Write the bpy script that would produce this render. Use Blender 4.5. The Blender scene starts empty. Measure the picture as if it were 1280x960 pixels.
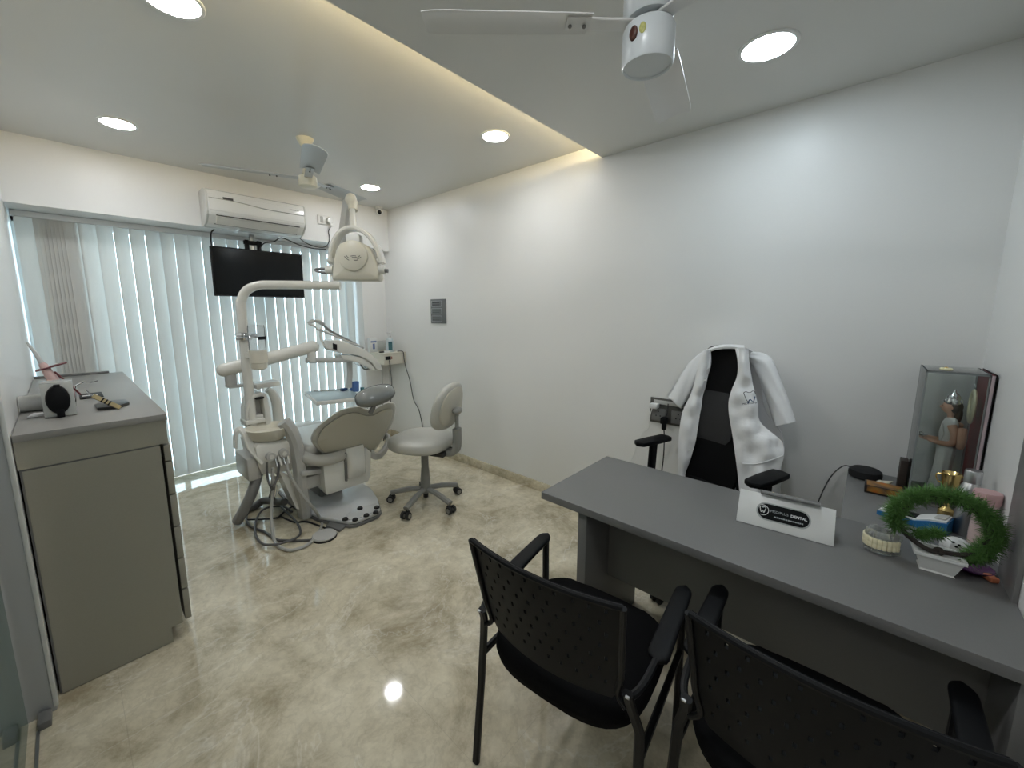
import bpy, bmesh, math, random
import numpy as np
from mathutils import Vector, Matrix, Euler
random.seed(7)
D = bpy.data
SC = bpy.context.scene
COL = SC.collection
R = math.radians

# ------------------------------------------------------------------ camera
CAM_H = 1.55
FPX, CX, CY = 500.36, 625.11, 463.78
YAW, PITCH, ROLL = R(47.387), R(8.4096), R(-0.0874)
_fw = Vector((math.sin(YAW)*math.cos(PITCH), math.cos(YAW)*math.cos(PITCH), -math.sin(PITCH)))
_rt0 = Vector((math.cos(YAW), -math.sin(YAW), 0)); _up0 = _rt0.cross(_fw)
_rt = _rt0*math.cos(ROLL) + _up0*math.sin(ROLL)
_up = -_rt0*math.sin(ROLL) + _up0*math.cos(ROLL)
cam = D.cameras.new('camera'); cam_ob = D.objects.new('camera', cam); COL.objects.link(cam_ob)
cam.sensor_fit = 'HORIZONTAL'; cam.sensor_width = 36; cam.lens = FPX/1280*36
cam.shift_x = (640-CX)/1280; cam.shift_y = (CY-480)/1280
cam.clip_start = 0.05
cam_ob.matrix_world = Matrix(((_rt.x,_up.x,-_fw.x,0),(_rt.y,_up.y,-_fw.y,0),(_rt.z,_up.z,-_fw.z,CAM_H),(0,0,0,1)))
SC.camera = cam_ob

# ------------------------------------------------------------------ look, sky, light levels
SC.view_settings.view_transform = 'Standard'; SC.view_settings.look = 'None'
SC.view_settings.gamma = 1.0; SC.view_settings.use_curve_mapping = False
SC.view_settings.exposure = EXPOSURE = 0.62
SKY_COL, SKY_STR = (0.80, 0.93, 1.0), 4.0
LED_COL, LED_STR = (0.97, 0.985, 1.0), 62.0
COVE_COL, COVE_STR = (1.0, 0.80, 0.47), 70.0
SC.cycles.max_bounces = 10; SC.cycles.diffuse_bounces = 5; SC.cycles.glossy_bounces = 4
SC.cycles.transmission_bounces = 8; SC.cycles.transparent_max_bounces = 12
SC.cycles.caustics_reflective = False; SC.cycles.caustics_refractive = False
SC.cycles.sample_clamp_indirect = 6.0
w = D.worlds.new('sky'); SC.world = w; w.use_nodes = True
w.node_tree.nodes['Background'].inputs[0].default_value = (*SKY_COL, 1)
w.node_tree.nodes['Background'].inputs[1].default_value = SKY_STR

# ------------------------------------------------------------------ measured room
XR, XL, YB, YP, YW, YN = 2.674, -0.175, 4.221, 4.335, 4.50, -0.375
ZH, ZL, YCOVE = 2.706, 2.612, 1.49
DT = 0.75                                   # desk top height

def _ray(x, y): return _rt*((x-CX)/FPX) - _up*((y-CY)/FPX) + _fw
_C = Vector((0, 0, CAM_H))
def onz(x, y, z): d = _ray(x, y); return _C + d*((z-CAM_H)/d.z)      # where a sight line meets a level
def onx(x, y, X): d = _ray(x, y); return _C + d*(X/d.x)
def ony(x, y, Y): d = _ray(x, y); return _C + d*(Y/d.y)
def at(x, y, dep): return _C + _ray(x, y)*dep                        # ... or a distance into the room

# ------------------------------------------------------------------ materials
def mat(name, col, rough=0.5, metal=0.0, spec=0.5, bump=0.0, bscale=40.0, var=0.0, vscale=8.0, trans=0.0, ior=1.45,
        emit=None, estr=0.0, coat=0.0, alpha=1.0, sheen=0.0, aniso=None):
    m = D.materials.new(name); m.use_nodes = True; nt = m.node_tree; b = nt.nodes['Principled BSDF']
    b.inputs['Base Color'].default_value = (*col, 1); b.inputs['Roughness'].default_value = rough
    b.inputs['Metallic'].default_value = metal; b.inputs['Specular IOR Level'].default_value = spec
    b.inputs['Transmission Weight'].default_value = trans; b.inputs['IOR'].default_value = ior
    b.inputs['Coat Weight'].default_value = coat; b.inputs['Alpha'].default_value = alpha
    b.inputs['Sheen Weight'].default_value = sheen
    if emit: b.inputs['Emission Color'].default_value = (*emit, 1); b.inputs['Emission Strength'].default_value = estr
    tc = nt.nodes.new('ShaderNodeTexCoord')
    if var:
        n = nt.nodes.new('ShaderNodeTexNoise'); n.inputs['Scale'].default_value = vscale; n.inputs['Detail'].default_value = 4
        mx = nt.nodes.new('ShaderNodeMix'); mx.data_type = 'RGBA'
        mx.inputs[6].default_value = (*[c*(1-var) for c in col], 1); mx.inputs[7].default_value = (*[min(1, c*(1+var)) for c in col], 1)
        nt.links.new(tc.outputs['Object'], n.inputs['Vector']); nt.links.new(n.outputs['Fac'], mx.inputs[0])
        nt.links.new(mx.outputs[2], b.inputs['Base Color'])
    if bump:
        n = nt.nodes.new('ShaderNodeTexNoise'); n.inputs['Scale'].default_value = bscale; n.inputs['Detail'].default_value = 5
        if aniso:
            mp = nt.nodes.new('ShaderNodeMapping'); mp.inputs['Scale'].default_value = aniso
            nt.links.new(tc.outputs['Object'], mp.inputs['Vector']); nt.links.new(mp.outputs[0], n.inputs['Vector'])
        else: nt.links.new(tc.outputs['Object'], n.inputs['Vector'])
        bp = nt.nodes.new('ShaderNodeBump'); bp.inputs['Strength'].default_value = bump; bp.inputs['Distance'].default_value = 0.01
        nt.links.new(n.outputs['Fac'], bp.inputs['Height']); nt.links.new(bp.outputs[0], b.inputs['Normal'])
    return m

def emat(name, col, s):
    m = D.materials.new(name); m.use_nodes = True; nt = m.node_tree; nt.nodes.clear()
    e = nt.nodes.new('ShaderNodeEmission'); o = nt.nodes.new('ShaderNodeOutputMaterial')
    e.inputs[0].default_value = (*col, 1); e.inputs[1].default_value = s; nt.links.new(e.outputs[0], o.inputs[0]); return m

def thin_glass(name, tint, rough=0.0, body=None, bodyw=0.0, ior=1.45):
    """a thin pane: clear with a Fresnel sheen, optionally a little milky"""
    m = D.materials.new(name); m.use_nodes = True; nt = m.node_tree; nt.nodes.clear()
    o = nt.nodes.new('ShaderNodeOutputMaterial'); t = nt.nodes.new('ShaderNodeBsdfTransparent'); t.inputs[0].default_value = (*tint, 1)
    g = nt.nodes.new('ShaderNodeBsdfGlossy'); g.inputs['Roughness'].default_value = rough
    f = nt.nodes.new('ShaderNodeFresnel'); f.inputs[0].default_value = ior
    mx = nt.nodes.new('ShaderNodeMixShader'); nt.links.new(f.outputs[0], mx.inputs[0])
    src = t
    if body:
        d = nt.nodes.new('ShaderNodeBsdfDiffuse'); d.inputs[0].default_value = (*body, 1)
        m2 = nt.nodes.new('ShaderNodeMixShader'); m2.inputs[0].default_value = bodyw
        nt.links.new(t.outputs[0], m2.inputs[1]); nt.links.new(d.outputs[0], m2.inputs[2]); src = m2
    nt.links.new(src.outputs[0], mx.inputs[1]); nt.links.new(g.outputs[0], mx.inputs[2]); nt.links.new(mx.outputs[0], o.inputs[0])
    return m

def fabric_translucent(name, col, w):
    m = D.materials.new(name); m.use_nodes = True; nt = m.node_tree; nt.nodes.clear()
    o = nt.nodes.new('ShaderNodeOutputMaterial'); d = nt.nodes.new('ShaderNodeBsdfDiffuse'); t = nt.nodes.new('ShaderNodeBsdfTranslucent')
    tc = nt.nodes.new('ShaderNodeTexCoord'); n = nt.nodes.new('ShaderNodeTexNoise'); mp = nt.nodes.new('ShaderNodeMapping')
    mp.inputs['Scale'].default_value = (400, 400, 60); n.inputs['Scale'].default_value = 1.0
    mx = nt.nodes.new('ShaderNodeMix'); mx.data_type = 'RGBA'
    mx.inputs[6].default_value = (*[c*.94 for c in col], 1); mx.inputs[7].default_value = (*col, 1)
    nt.links.new(tc.outputs['Object'], mp.inputs[0]); nt.links.new(mp.outputs[0], n.inputs['Vector']); nt.links.new(n.outputs['Fac'], mx.inputs[0])
    nt.links.new(mx.outputs[2], d.inputs[0]); nt.links.new(mx.outputs[2], t.inputs[0])
    ms = nt.nodes.new('ShaderNodeMixShader'); ms.inputs[0].default_value = w
    nt.links.new(d.outputs[0], ms.inputs[1]); nt.links.new(t.outputs[0], ms.inputs[2]); nt.links.new(ms.outputs[0], o.inputs[0])
    return m

def marble(name, tile=True):
    m = D.materials.new(name); m.use_nodes = True; nt = m.node_tree; b = nt.nodes['Principled BSDF']; L = nt.links.new
    N = nt.nodes.new
    tc = N('ShaderNodeTexCoord'); co = tc.outputs['Object']
    n1 = N('ShaderNodeTexNoise'); n1.inputs['Scale'].default_value = 2.3; n1.inputs['Detail'].default_value = 12; n1.inputs['Roughness'].default_value = .68; n1.inputs['Distortion'].default_value = 0.3
    L(co, n1.inputs['Vector'])
    cr = N('ShaderNodeValToRGB'); e = cr.color_ramp.elements
    e[0].position = .35; e[0].color = (.365, .312, .212, 1); e[1].position = .67; e[1].color = (.83, .765, .605, 1)
    k = cr.color_ramp.elements.new(.5); k.color = (.635, .575, .435, 1)
    L(n1.outputs['Fac'], cr.inputs[0])
    # thin pale veins: where a distorted noise crosses one value
    n2 = N('ShaderNodeTexNoise'); n2.inputs['Scale'].default_value = 1.25; n2.inputs['Detail'].default_value = 6; n2.inputs['Roughness'].default_value = .62; n2.inputs['Distortion'].default_value = .8
    L(co, n2.inputs['Vector'])
    s = N('ShaderNodeMath'); s.operation = 'SUBTRACT'; s.inputs[1].default_value = .5; L(n2.outputs['Fac'], s.inputs[0])
    a = N('ShaderNodeMath'); a.operation = 'ABSOLUTE'; L(s.outputs[0], a.inputs[0])
    vr = N('ShaderNodeValToRGB'); v = vr.color_ramp.elements; v[0].position = 0; v[0].color = (1, 1, 1, 1); v[1].position = .010; v[1].color = (0, 0, 0, 1)
    L(a.outputs[0], vr.inputs[0])
    mask = N('ShaderNodeTexNoise'); mask.inputs['Scale'].default_value = 1.1; L(co, mask.inputs['Vector'])
    mm = N('ShaderNodeMath'); mm.operation = 'MULTIPLY'; L(vr.outputs[0], mm.inputs[0]); L(mask.outputs['Fac'], mm.inputs[1])
    m2 = N('ShaderNodeMath'); m2.operation = 'MULTIPLY'; m2.inputs[1].default_value = .8; L(mm.outputs[0], m2.inputs[0]); n1.inputs['Roughness'].default_value = .74
    mx = N('ShaderNodeMix'); mx.data_type = 'RGBA'; L(m2.outputs[0], mx.inputs[0]); L(cr.outputs[0], mx.inputs[6]); mx.inputs[7].default_value = (.86, .83, .74, 1)
    # fine brown crazing
    n3 = N('ShaderNodeTexNoise'); n3.inputs['Scale'].default_value = 11; n3.inputs['Detail'].default_value = 8; n3.inputs['Roughness'].default_value = .62; n3.inputs['Distortion'].default_value = .4
    L(co, n3.inputs['Vector'])
    s3 = N('ShaderNodeMath'); s3.operation = 'SUBTRACT'; s3.inputs[1].default_value = .52; L(n3.outputs['Fac'], s3.inputs[0])
    a3 = N('ShaderNodeMath'); a3.operation = 'ABSOLUTE'; L(s3.outputs[0], a3.inputs[0])
    r3 = N('ShaderNodeValToRGB'); q = r3.color_ramp.elements; q[0].position = 0; q[0].color = (.17, .17, .17, 1); q[1].position = .05; q[1].color = (0, 0, 0, 1)
    L(a3.outputs[0], r3.inputs[0])
    mx3 = N('ShaderNodeMix'); mx3.data_type = 'RGBA'; L(r3.outputs[0], mx3.inputs[0]); L(mx.outputs[2], mx3.inputs[6]); mx3.inputs[7].default_value = (.30, .255, .175, 1)
    out = mx3.outputs[2]
    if tile:
        br = N('ShaderNodeTexBrick'); br.offset = 0; br.inputs['Scale'].default_value = 1.0; br.inputs['Mortar Size'].default_value = .0012
        br.inputs['Brick Width'].default_value = .8; br.inputs['Row Height'].default_value = .8
        br.inputs['Color1'].default_value = (0, 0, 0, 1); br.inputs['Color2'].default_value = (0, 0, 0, 1); br.inputs['Mortar'].default_value = (.2, .2, .2, 1)
        L(co, br.inputs['Vector'])
        mt = N('ShaderNodeMix'); mt.data_type = 'RGBA'; L(br.outputs['Color'], mt.inputs[0]); L(out, mt.inputs[6]); mt.inputs[7].default_value = (.2, .18, .15, 1)
        out = mt.outputs[2]
    L(out, b.inputs['Base Color']); b.inputs['Roughness'].default_value = .06; b.inputs['Specular IOR Level'].default_value = .5
    return m

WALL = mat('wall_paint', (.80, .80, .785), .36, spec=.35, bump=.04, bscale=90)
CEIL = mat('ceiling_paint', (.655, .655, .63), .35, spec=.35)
GREYPAINT = mat('grey_laminate_panel', (.46, .475, .485), .45)
WHITEM = mat('white_enamel', (.74, .75, .74), .3)
FLOOR = marble('polished_beige_marble'); SKIRT = marble('marble_skirting', False)
LAM = mat('charcoal_laminate', (.172, .172, .170), .42, spec=.4, bump=.03, bscale=300, var=.06, vscale=250)
LAM_SHADED = mat('charcoal_laminate_shaded', (.060, .060, .061), .5, spec=.35, var=.06, vscale=250)  # darker copy of the desk laminate with front-face shade in its colour; unused
CAB = mat('grey_brown_laminate', (.305, .295, .248), .45, spec=.4, bump=.03, bscale=300, var=.05, vscale=250)
CABTOP = mat('grey_worktop_laminate', (.27, .265, .25), .38, spec=.5, var=.05, vscale=250)
BLACK = mat('black_plastic', (.0045, .005, .006), .5, spec=.2)
BLACKM = mat('black_powder_coat', (.006, .0065, .0075), .42, spec=.3)
BLACKF = mat('black_fabric', (.005, .005, .0055), .9, spec=.1, bump=.3, bscale=600)
MESHB = mat('black_mesh_fabric', (.005, .005, .0055), .7, spec=.15, bump=.3, bscale=500)
MESHG = mat('dark_grey_mesh', (.04, .04, .041), .8, spec=.2, bump=.3, bscale=500)
SCREEN = mat('screen_glass', (.004, .005, .006), .15, spec=.3)
CREAM = mat('cream_plastic', (.66, .635, .545), .3, spec=.45)
DENT = mat('dental_shell', (.72, .715, .67), .2, spec=.5)
DENTG = mat('dental_grey', (.50, .50, .48), .32, spec=.5)
DENTD = mat('dental_dark_grey', (.17, .17, .168), .4, spec=.45)
UPH = mat('grey_vinyl', (.49, .485, .445), .28, spec=.5)
TAUPE = mat('taupe_back_shell', (.54, .52, .445), .38, spec=.45)
PLATE = mat('silver_painted_steel', (.74, .75, .76), .3, metal=.15)
CHROME = mat('chrome', (.75, .76, .77), .12, metal=1)
STEEL = mat('brushed_steel', (.55, .56, .57), .3, metal=1, bump=.03, bscale=80, aniso=(1, 1, 20))
HOSE = mat('grey_hose', (.30, .30, .29), .4)
HOSED = mat('dark_grey_hose', (.10, .10, .10), .45)
WIRE = mat('black_cable', (.02, .02, .022), .5)
RUBBER = mat('black_rubber', (.02, .02, .02), .6)
GOLD = mat('gold', (.75, .55, .22), .25, metal=1)
CLEAR = thin_glass('clear_acrylic', (.93, .95, .94))
CLOTH = mat('white_cotton', (.80, .81, .82), .85, spec=.2, bump=.25, bscale=26, sheen=.2)
FILM = thin_glass('plastic_wrap', (.93, .95, .96), .12, (.55, .60, .63), .12)
# ------------------------------------------------------------------ builders
def origin(o):
    v = Vector((0, 0, 0))
    while o: v += o.location; o = o.parent
    return v

def catmull(pts, n=8):
    P = [Vector(p) for p in pts]
    if len(P) < 3: return P
    out = []
    for i in range(len(P)-1):
        p0, p1, p2, p3 = P[max(i-1, 0)], P[i], P[i+1], P[min(i+2, len(P)-1)]
        for k in range(n):
            t = k/n
            out.append(.5*((2*p1)+(p2-p0)*t+(2*p0-5*p1+4*p2-p3)*t*t+(-p0+3*p1-3*p2+p3)*t**3))
    out.append(P[-1]); return out

def frame_of(d):
    d = Vector(d).normalized(); a = Vector((0, 0, 1)) if abs(d.z) < .9 else Vector((1, 0, 0))
    u = d.cross(a).normalized(); return u, d.cross(u).normalized(), d

class MB:
    def __init__(s): s.bm = bmesh.new()
    def _merge(s, b):
        me = D.meshes.new('tmp'); b.to_mesh(me); b.free(); s.bm.from_mesh(me); D.meshes.remove(me); return s
    def box(s, c, size, rot=None, bev=0.0, seg=2):
        b = bmesh.new(); bmesh.ops.create_cube(b, size=1)
        for v in b.verts: v.co = Vector((v.co.x*size[0], v.co.y*size[1], v.co.z*size[2]))
        if bev: bmesh.ops.bevel(b, geom=b.edges[:], offset=min(bev, min(size)*.49), segments=seg, profile=.5, affect='EDGES')
        M = Matrix.Translation(Vector(c))
        if rot is not None: M = M @ (rot.to_4x4() if isinstance(rot, (Matrix, )) else Euler(rot).to_matrix().to_4x4())
        bmesh.ops.transform(b, matrix=M, verts=b.verts); return s._merge(b)
    def bb(s, x0, x1, y0, y1, z0, z1, bev=0.0, seg=2):
        return s.box(((x0+x1)/2, (y0+y1)/2, (z0+z1)/2), (abs(x1-x0), abs(y1-y0), abs(z1-z0)), None, bev, seg)
    def loft(s, rings, caps=True, close=True, loop=False):
        b = bmesh.new(); V = [[b.verts.new(Vector(p)) for p in r] for r in rings]; n = len(rings[0])
        m = len(V)
        for i in range(m if loop else m-1):
            A, B = V[i], V[(i+1) % m]
            for j in range(n if close else n-1):
                k = (j+1) % n
                try: b.faces.new((A[j], A[k], B[k], B[j]))
                except ValueError: pass
        if caps and close and not loop:
            b.faces.new(list(reversed(V[0]))); b.faces.new(V[-1])
        bmesh.ops.recalc_face_normals(b, faces=b.faces); return s._merge(b)
    def cyl(s, p0, p1, r0, r1=None, seg=24):
        return s.tube([p0, p1], [r0, r0 if r1 is None else r1], seg, False)
    def tube(s, pts, r, seg=10, smooth=True, n=8, flat=1.0, up=None):
        P = catmull(pts, n) if smooth else [Vector(p) for p in pts]
        m = len(P)
        if isinstance(r, (int, float)): rr = [r]*m
        else:
            rr = [np.interp(i/(m-1)*(len(r)-1), range(len(r)), r) for i in range(m)]
        rings = []; u = None
        for i in range(m):
            d = (P[min(i+1, m-1)]-P[max(i-1, 0)])
            if d.length < 1e-9: d = Vector((0, 0, 1))
            d.normalize()
            if u is None:
                u = frame_of(d)[0] if up is None else (Vector(up)-d*Vector(up).dot(d)).normalized()
            else:
                u = u-d*u.dot(d)
                if u.length < 1e-6: u = frame_of(d)[0]
                u.normalize()
            v = d.cross(u)
            rings.append([P[i]+(u*math.cos(2*math.pi*k/seg)*flat+v*math.sin(2*math.pi*k/seg))*rr[i] for k in range(seg)])
        return s.loft(rings)
    def bar(s, pts, w, h, up=(0, 0, 1), bev=0.0, smooth=False, n=6):
        """rectangular section swept along pts: w sideways, h along up"""
        P = catmull(pts, n) if smooth else [Vector(p) for p in pts]
        m = len(P); rings = []
        for i in range(m):
            d = (P[min(i+1, m-1)]-P[max(i-1, 0)]).normalized(); U = Vector(up); U = (U-d*U.dot(d)).normalized(); V = d.cross(U)
            c = min(w, h)*.28
            q = [(w/2, h/2-c), (w/2-c, h/2), (-w/2+c, h/2), (-w/2, h/2-c), (-w/2, -h/2+c), (-w/2+c, -h/2), (w/2-c, -h/2), (w/2, -h/2+c)]
            rings.append([P[i]+V*a+U*b for a, b in q])
        return s.loft(rings)
    def lathe(s, prof, c=(0, 0, 0), axis=(0, 0, 1), seg=32, caps=True):
        u, v, d = frame_of(axis); c = Vector(c)
        return s.loft([[c+d*z+(u*math.cos(2*math.pi*k/seg)+v*math.sin(2*math.pi*k/seg))*max(r, 1e-4) for k in range(seg)] for r, z in prof], caps)
    def ell(s, c, rad, rot=None, u=20, v=12):
        b = bmesh.new(); bmesh.ops.create_uvsphere(b, u_segments=u, v_segments=v, radius=1)
        M = Matrix.Translation(Vector(c))
        if rot is not None: M = M @ (rot.to_4x4() if isinstance(rot, Matrix) else Euler(rot).to_matrix().to_4x4())
        M = M @ Matrix.Diagonal((*rad, 1)); bmesh.ops.transform(b, matrix=M, verts=b.verts); return s._merge(b)
    def prism(s, pts, vec, bev=0.0, seg=2):
        b = bmesh.new(); vec = Vector(vec); A = [b.verts.new(Vector(p)) for p in pts]; B = [b.verts.new(Vector(p)+vec) for p in pts]
        n = len(A); b.faces.new(list(reversed(A))); b.faces.new(B)
        for i in range(n): b.faces.new((A[i], A[(i+1) % n], B[(i+1) % n], B[i]))
        bmesh.ops.recalc_face_normals(b, faces=b.faces)
        if bev:
            e = [k for k in b.edges if not ((k.verts[0] in A) ^ (k.verts[1] in A))] if n > 10 else b.edges[:]
            bmesh.ops.bevel(b, geom=e, offset=bev, segments=seg, profile=.5, affect='EDGES')
        return s._merge(b)
    def sheet(s, rows, thick=0.0):
        """grid of points with thickness"""
        b = bmesh.new(); V = [[b.verts.new(Vector(p)) for p in r] for r in rows]
        for i in range(len(V)-1):
            for j in range(len(V[0])-1): b.faces.new((V[i][j], V[i][j+1], V[i+1][j+1], V[i+1][j]))
        b.normal_update()
        if thick: bmesh.ops.solidify(b, geom=b.faces[:], thickness=thick)
        bmesh.ops.recalc_face_normals(b, faces=b.faces); return s._merge(b)
    def build(s, name, m, parent=None, local=False, loc=None, ang=38, sub=0):
        me = D.meshes.new(name)
        off = Vector((0, 0, 0)) if (parent is None or local) else origin(parent)
        if loc is not None: off = Vector(loc)
        if off.length: bmesh.ops.translate(s.bm, verts=s.bm.verts, vec=-off)
        s.bm.to_mesh(me); s.bm.free()
        me.shade_smooth()
        if ang is not None: me.set_sharp_from_angle(angle=R(ang))
        for q in (m if isinstance(m, (list, tuple)) else [m]): me.materials.append(q)
        o = D.objects.new(name, me); COL.objects.link(o)
        if parent is not None: o.parent = parent
        elif loc is not None: o.location = loc
        if sub: mod = o.modifiers.new('subdivision', 'SUBSURF'); mod.levels = sub; mod.render_levels = sub
        return o

def tag(o, label, cat, group=None, kind=None):
    o['label'] = label; o['category'] = cat
    if group: o['group'] = group
    if kind: o['kind'] = kind
    return o
def thing(name, label, cat, loc=(0, 0, 0), rotz=0, group=None):
    o = D.objects.new(name, None); COL.objects.link(o); o.empty_display_size = .05
    o.location = loc; o.rotation_euler = (0, 0, rotz); return tag(o, label, cat, group)
def struct(name, mb, m, **k):
    o = mb.build(name, m, **k); o['kind'] = 'structure'; return o
def copy_tree(o, parent=None):
    c = o.copy(); COL.objects.link(c); c.parent = parent
    for ch in list(o.children): copy_tree(ch, c)
    return c
def text(name, s, m, parent, pos, right, up, size, depth=.0006, align='CENTER', bold=0.0):
    cu = D.curves.new(name, 'FONT'); cu.body = s; cu.size = size; cu.align_x = align; cu.align_y = 'CENTER'; cu.extrude = depth; cu.resolution_u = 2; cu.offset = bold
    t = D.objects.new(name+'_curve', cu); COL.objects.link(t); bpy.context.view_layer.update()
    me = D.meshes.new_from_object(t.evaluated_get(bpy.context.evaluated_depsgraph_get())); D.objects.remove(t); D.curves.remove(cu)
    r, u = Vector(right).normalized(), Vector(up).normalized(); n = r.cross(u); u = n.cross(r)
    off = origin(parent)
    M = Matrix(((r.x, u.x, n.x, pos[0]-off.x), (r.y, u.y, n.y, pos[1]-off.y), (r.z, u.z, n.z, pos[2]-off.z), (0, 0, 0, 1)))
    me.transform(M); me.materials.clear(); me.materials.append(m); me.name = name
    o = D.objects.new(name, me); COL.objects.link(o); o.parent = parent; return o
# ------------------------------------------------------------------ the room
FX0, FY1 = -1.60, 4.95
struct('floor', MB().bb(FX0-.1, XR+.1, YN-.1, FY1, -.10, 0), FLOOR)
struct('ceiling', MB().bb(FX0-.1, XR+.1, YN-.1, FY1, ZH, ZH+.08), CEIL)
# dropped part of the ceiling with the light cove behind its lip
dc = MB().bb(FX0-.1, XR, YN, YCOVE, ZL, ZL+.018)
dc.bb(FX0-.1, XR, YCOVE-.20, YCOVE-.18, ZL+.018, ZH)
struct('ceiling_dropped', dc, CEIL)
struct('wall_right', MB().bb(XR, XR+.1, YN-.1, FY1, 0, ZH), WALL)
struct('wall_front', MB().bb(FX0-.1, XR, YN-.1, YN, 0, ZH), WALL)
struct('wall_back', MB().bb(XL-.1, XR, YB, FY1, 2.265, ZH), WALL)             # beam above the window
pil = MB().bb(2.375, XR, YP, FY1, 0, 2.265); pil.bb(2.60, XR, YB-.004, YP, 2.247, 2.265)
struct('wall_back_pier', pil, WALL)
struct('wall_left', MB().bb(XL-.105, XL, 2.235, FY1, 0, ZH), WALL)
jt = MB().bb(XL-.105, XL-.002, 2.212, 2.235, 0, ZH, .004)
struct('trim_1', jt, GREYPAINT)
struct('trim_2', MB().bb(XL-.010, XL+.004, 2.207, 2.237, 0.02, ZH, .003), WHITEM)
struct('wall_corridor', MB().bb(FX0-.1, FX0, YN, FY1, 0, ZH), WALL)
struct('wall_corridor_end', MB().bb(FX0, XL-.105, FY1-.1, FY1, 0, ZH), WALL)
# skirting along the right wall and the pier
bs = MB().bb(XR-.012, XR, 0.02, YP, 0, .085, .002)
struct('baseboard_right', bs, SKIRT)
struct('baseboard_back', MB().bb(2.375, XR-.012, YP-.012, YP, 0, .085, .002), SKIRT)
# the sliding door: floor guide, track and glass leaf
struct('trim_3', MB().bb(-.230, -.221, .2, 2.14, 0.0, .004), STEEL)
struct('trim_4', MB().bb(-.226, -.19, 2.135, 2.205, 0, .03, .004), DENTD)
d1 = MB().bb(-.262, -.250, .9, 2.19, .012, 2.2)
struct('door_1', d1, thin_glass('green_glass', (.55, .72, .68), .05, (.32, .44, .42), .4))
# window wall: aluminium frame, two panes, daylight behind
wf = MB()
for x in (XL, .66, 1.50, 2.375): wf.bb(x-.022, x+.022, 4.70, 4.75, .04, 2.265, .004)
for z in (.04, 2.24): wf.bb(XL, 2.375, 4.70, 4.75, z-.03, z+.03, .004)
wfo = struct('window_1', wf, WHITEM)
wp = MB().bb(XL, 2.375, 4.722, 4.728, .04, 2.24).build('pane', thin_glass('window_glass', (.90, .97, 1.0)), wfo)
struct('trim_5', MB().bb(1.700, 1.873, YN, YN+.012, 0, 2.3, .003), mat('grey_stone_trim', (.20, .195, .19), .35, var=.25, vscale=14))

# ------------------------------------------------------------------ ceiling lights
DIFF = emat('led_diffuser', LED_COL, LED_STR)
def downlight(x, y, z, label, r=.088, m=None):
    t = thing('ceiling_light', label, 'ceiling light', (x, y, z), 0, 'round recessed ceiling lights')
    MB().lathe([(r, -.001), (r, -.006), (r+.012, -.006), (r+.015, -.003), (r+.015, .0)], (0, 0, 0), seg=40, caps=False).build('bezel', WHITEM, t, True)
    MB().lathe([(.001, -.004), (r, -.004), (r, -.0005), (.001, -.0005)], seg=40, caps=False).build('diffuser', m or DIFF, t, True)
downlight(.367, 3.544, ZH, 'round white ceiling light above the vertical blinds, left of the air conditioner', .082)
downlight(2.093, 3.572, ZH, 'small round ceiling light in the far corner beside the dome camera', .082)
downlight(2.084, 1.958, ZH, 'round ceiling light just left of the glowing cove, near the long white wall', .082)
downlight(.410, 2.042, ZH, 'round ceiling light cut off by the top edge of the photo')
downlight(2.058, .416, ZL, 'large bright round ceiling light in the dropped ceiling, right of the near fan', .092, emat('led_diffuser_near', (.80, .92, 1.0), LED_STR*.74))
downlight(-.95, 3.4, ZH, 'added, unseen round ceiling light at the far end of the corridor behind the left wall')  # invented lamp, added to light the corridor end past the left wall
downlight(-.95, 1.2, ZL, 'added, unseen round ceiling light in the corridor outside the sliding door')  # out of view, put in to brighten the otherwise dark corridor floor
downlight(.42, .416, ZL, 'round ceiling light in the dropped ceiling behind the viewer')
cv = MB().bb(XL-.1, XR-.02, YCOVE-.175, YCOVE-.155, ZL+.019, ZL+.031).build('led_strip', emat('warm_led', COVE_COL, COVE_STR))
tag(cv, 'warm white light strip hidden in the ceiling cove, glowing along its lip', 'light strip')

# ------------------------------------------------------------------ vertical blinds
BL = fabric_translucent('blind_fabric', (.80, .80, .775), .36)
bt = thing('vertical_blind', 'tall white fabric vertical blind covering the window wall', 'blind', (1.1, YW, 2.2))
MB().bb(XL+.01, 2.365, YW-.02, YW+.02, 2.222, 2.262, .004).build('head_rail', WHITEM, bt)
ch = MB()
def vane(x, ang, w=.1):
    b = MB(); z0, z1 = .075, 2.222; n = 6; rows = []
    for z in (z0, z1):
        rows.append([Vector((x+math.cos(ang)*w*(k/n-.5)-math.sin(ang)*.006*(1-(2*k/n-1)**2), YW+math.sin(ang)*w*(k/n-.5)+math.cos(ang)*.006*(1-(2*k/n-1)**2), z)) for k in range(n+1)])
    b.sheet(rows, .0008); b.build('vane', BL, bt, ang=60)
random.seed(3)
vane(-.100, R(3), .106)
for i in range(8): vane(-.020+i*.021, R(9+random.uniform(-1, 1)), .09)   # bunched at the left end
x = .1615
k = 0
while x < 2.31:
    a = 17 + random.uniform(-4, 4)
    if k in (6, 7, 9, 12): a = 8
    vane(x+.047, R(a), .1); x += .0955; k += 1
MB().tube([(2.345, YW-.03, 2.20), (2.335, YW-.035, 1.6), (2.33, YW-.03, 1.0), (2.345, YW-.03, .9)], .003, 6).build('control_cord', WHITEM, bt)
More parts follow.
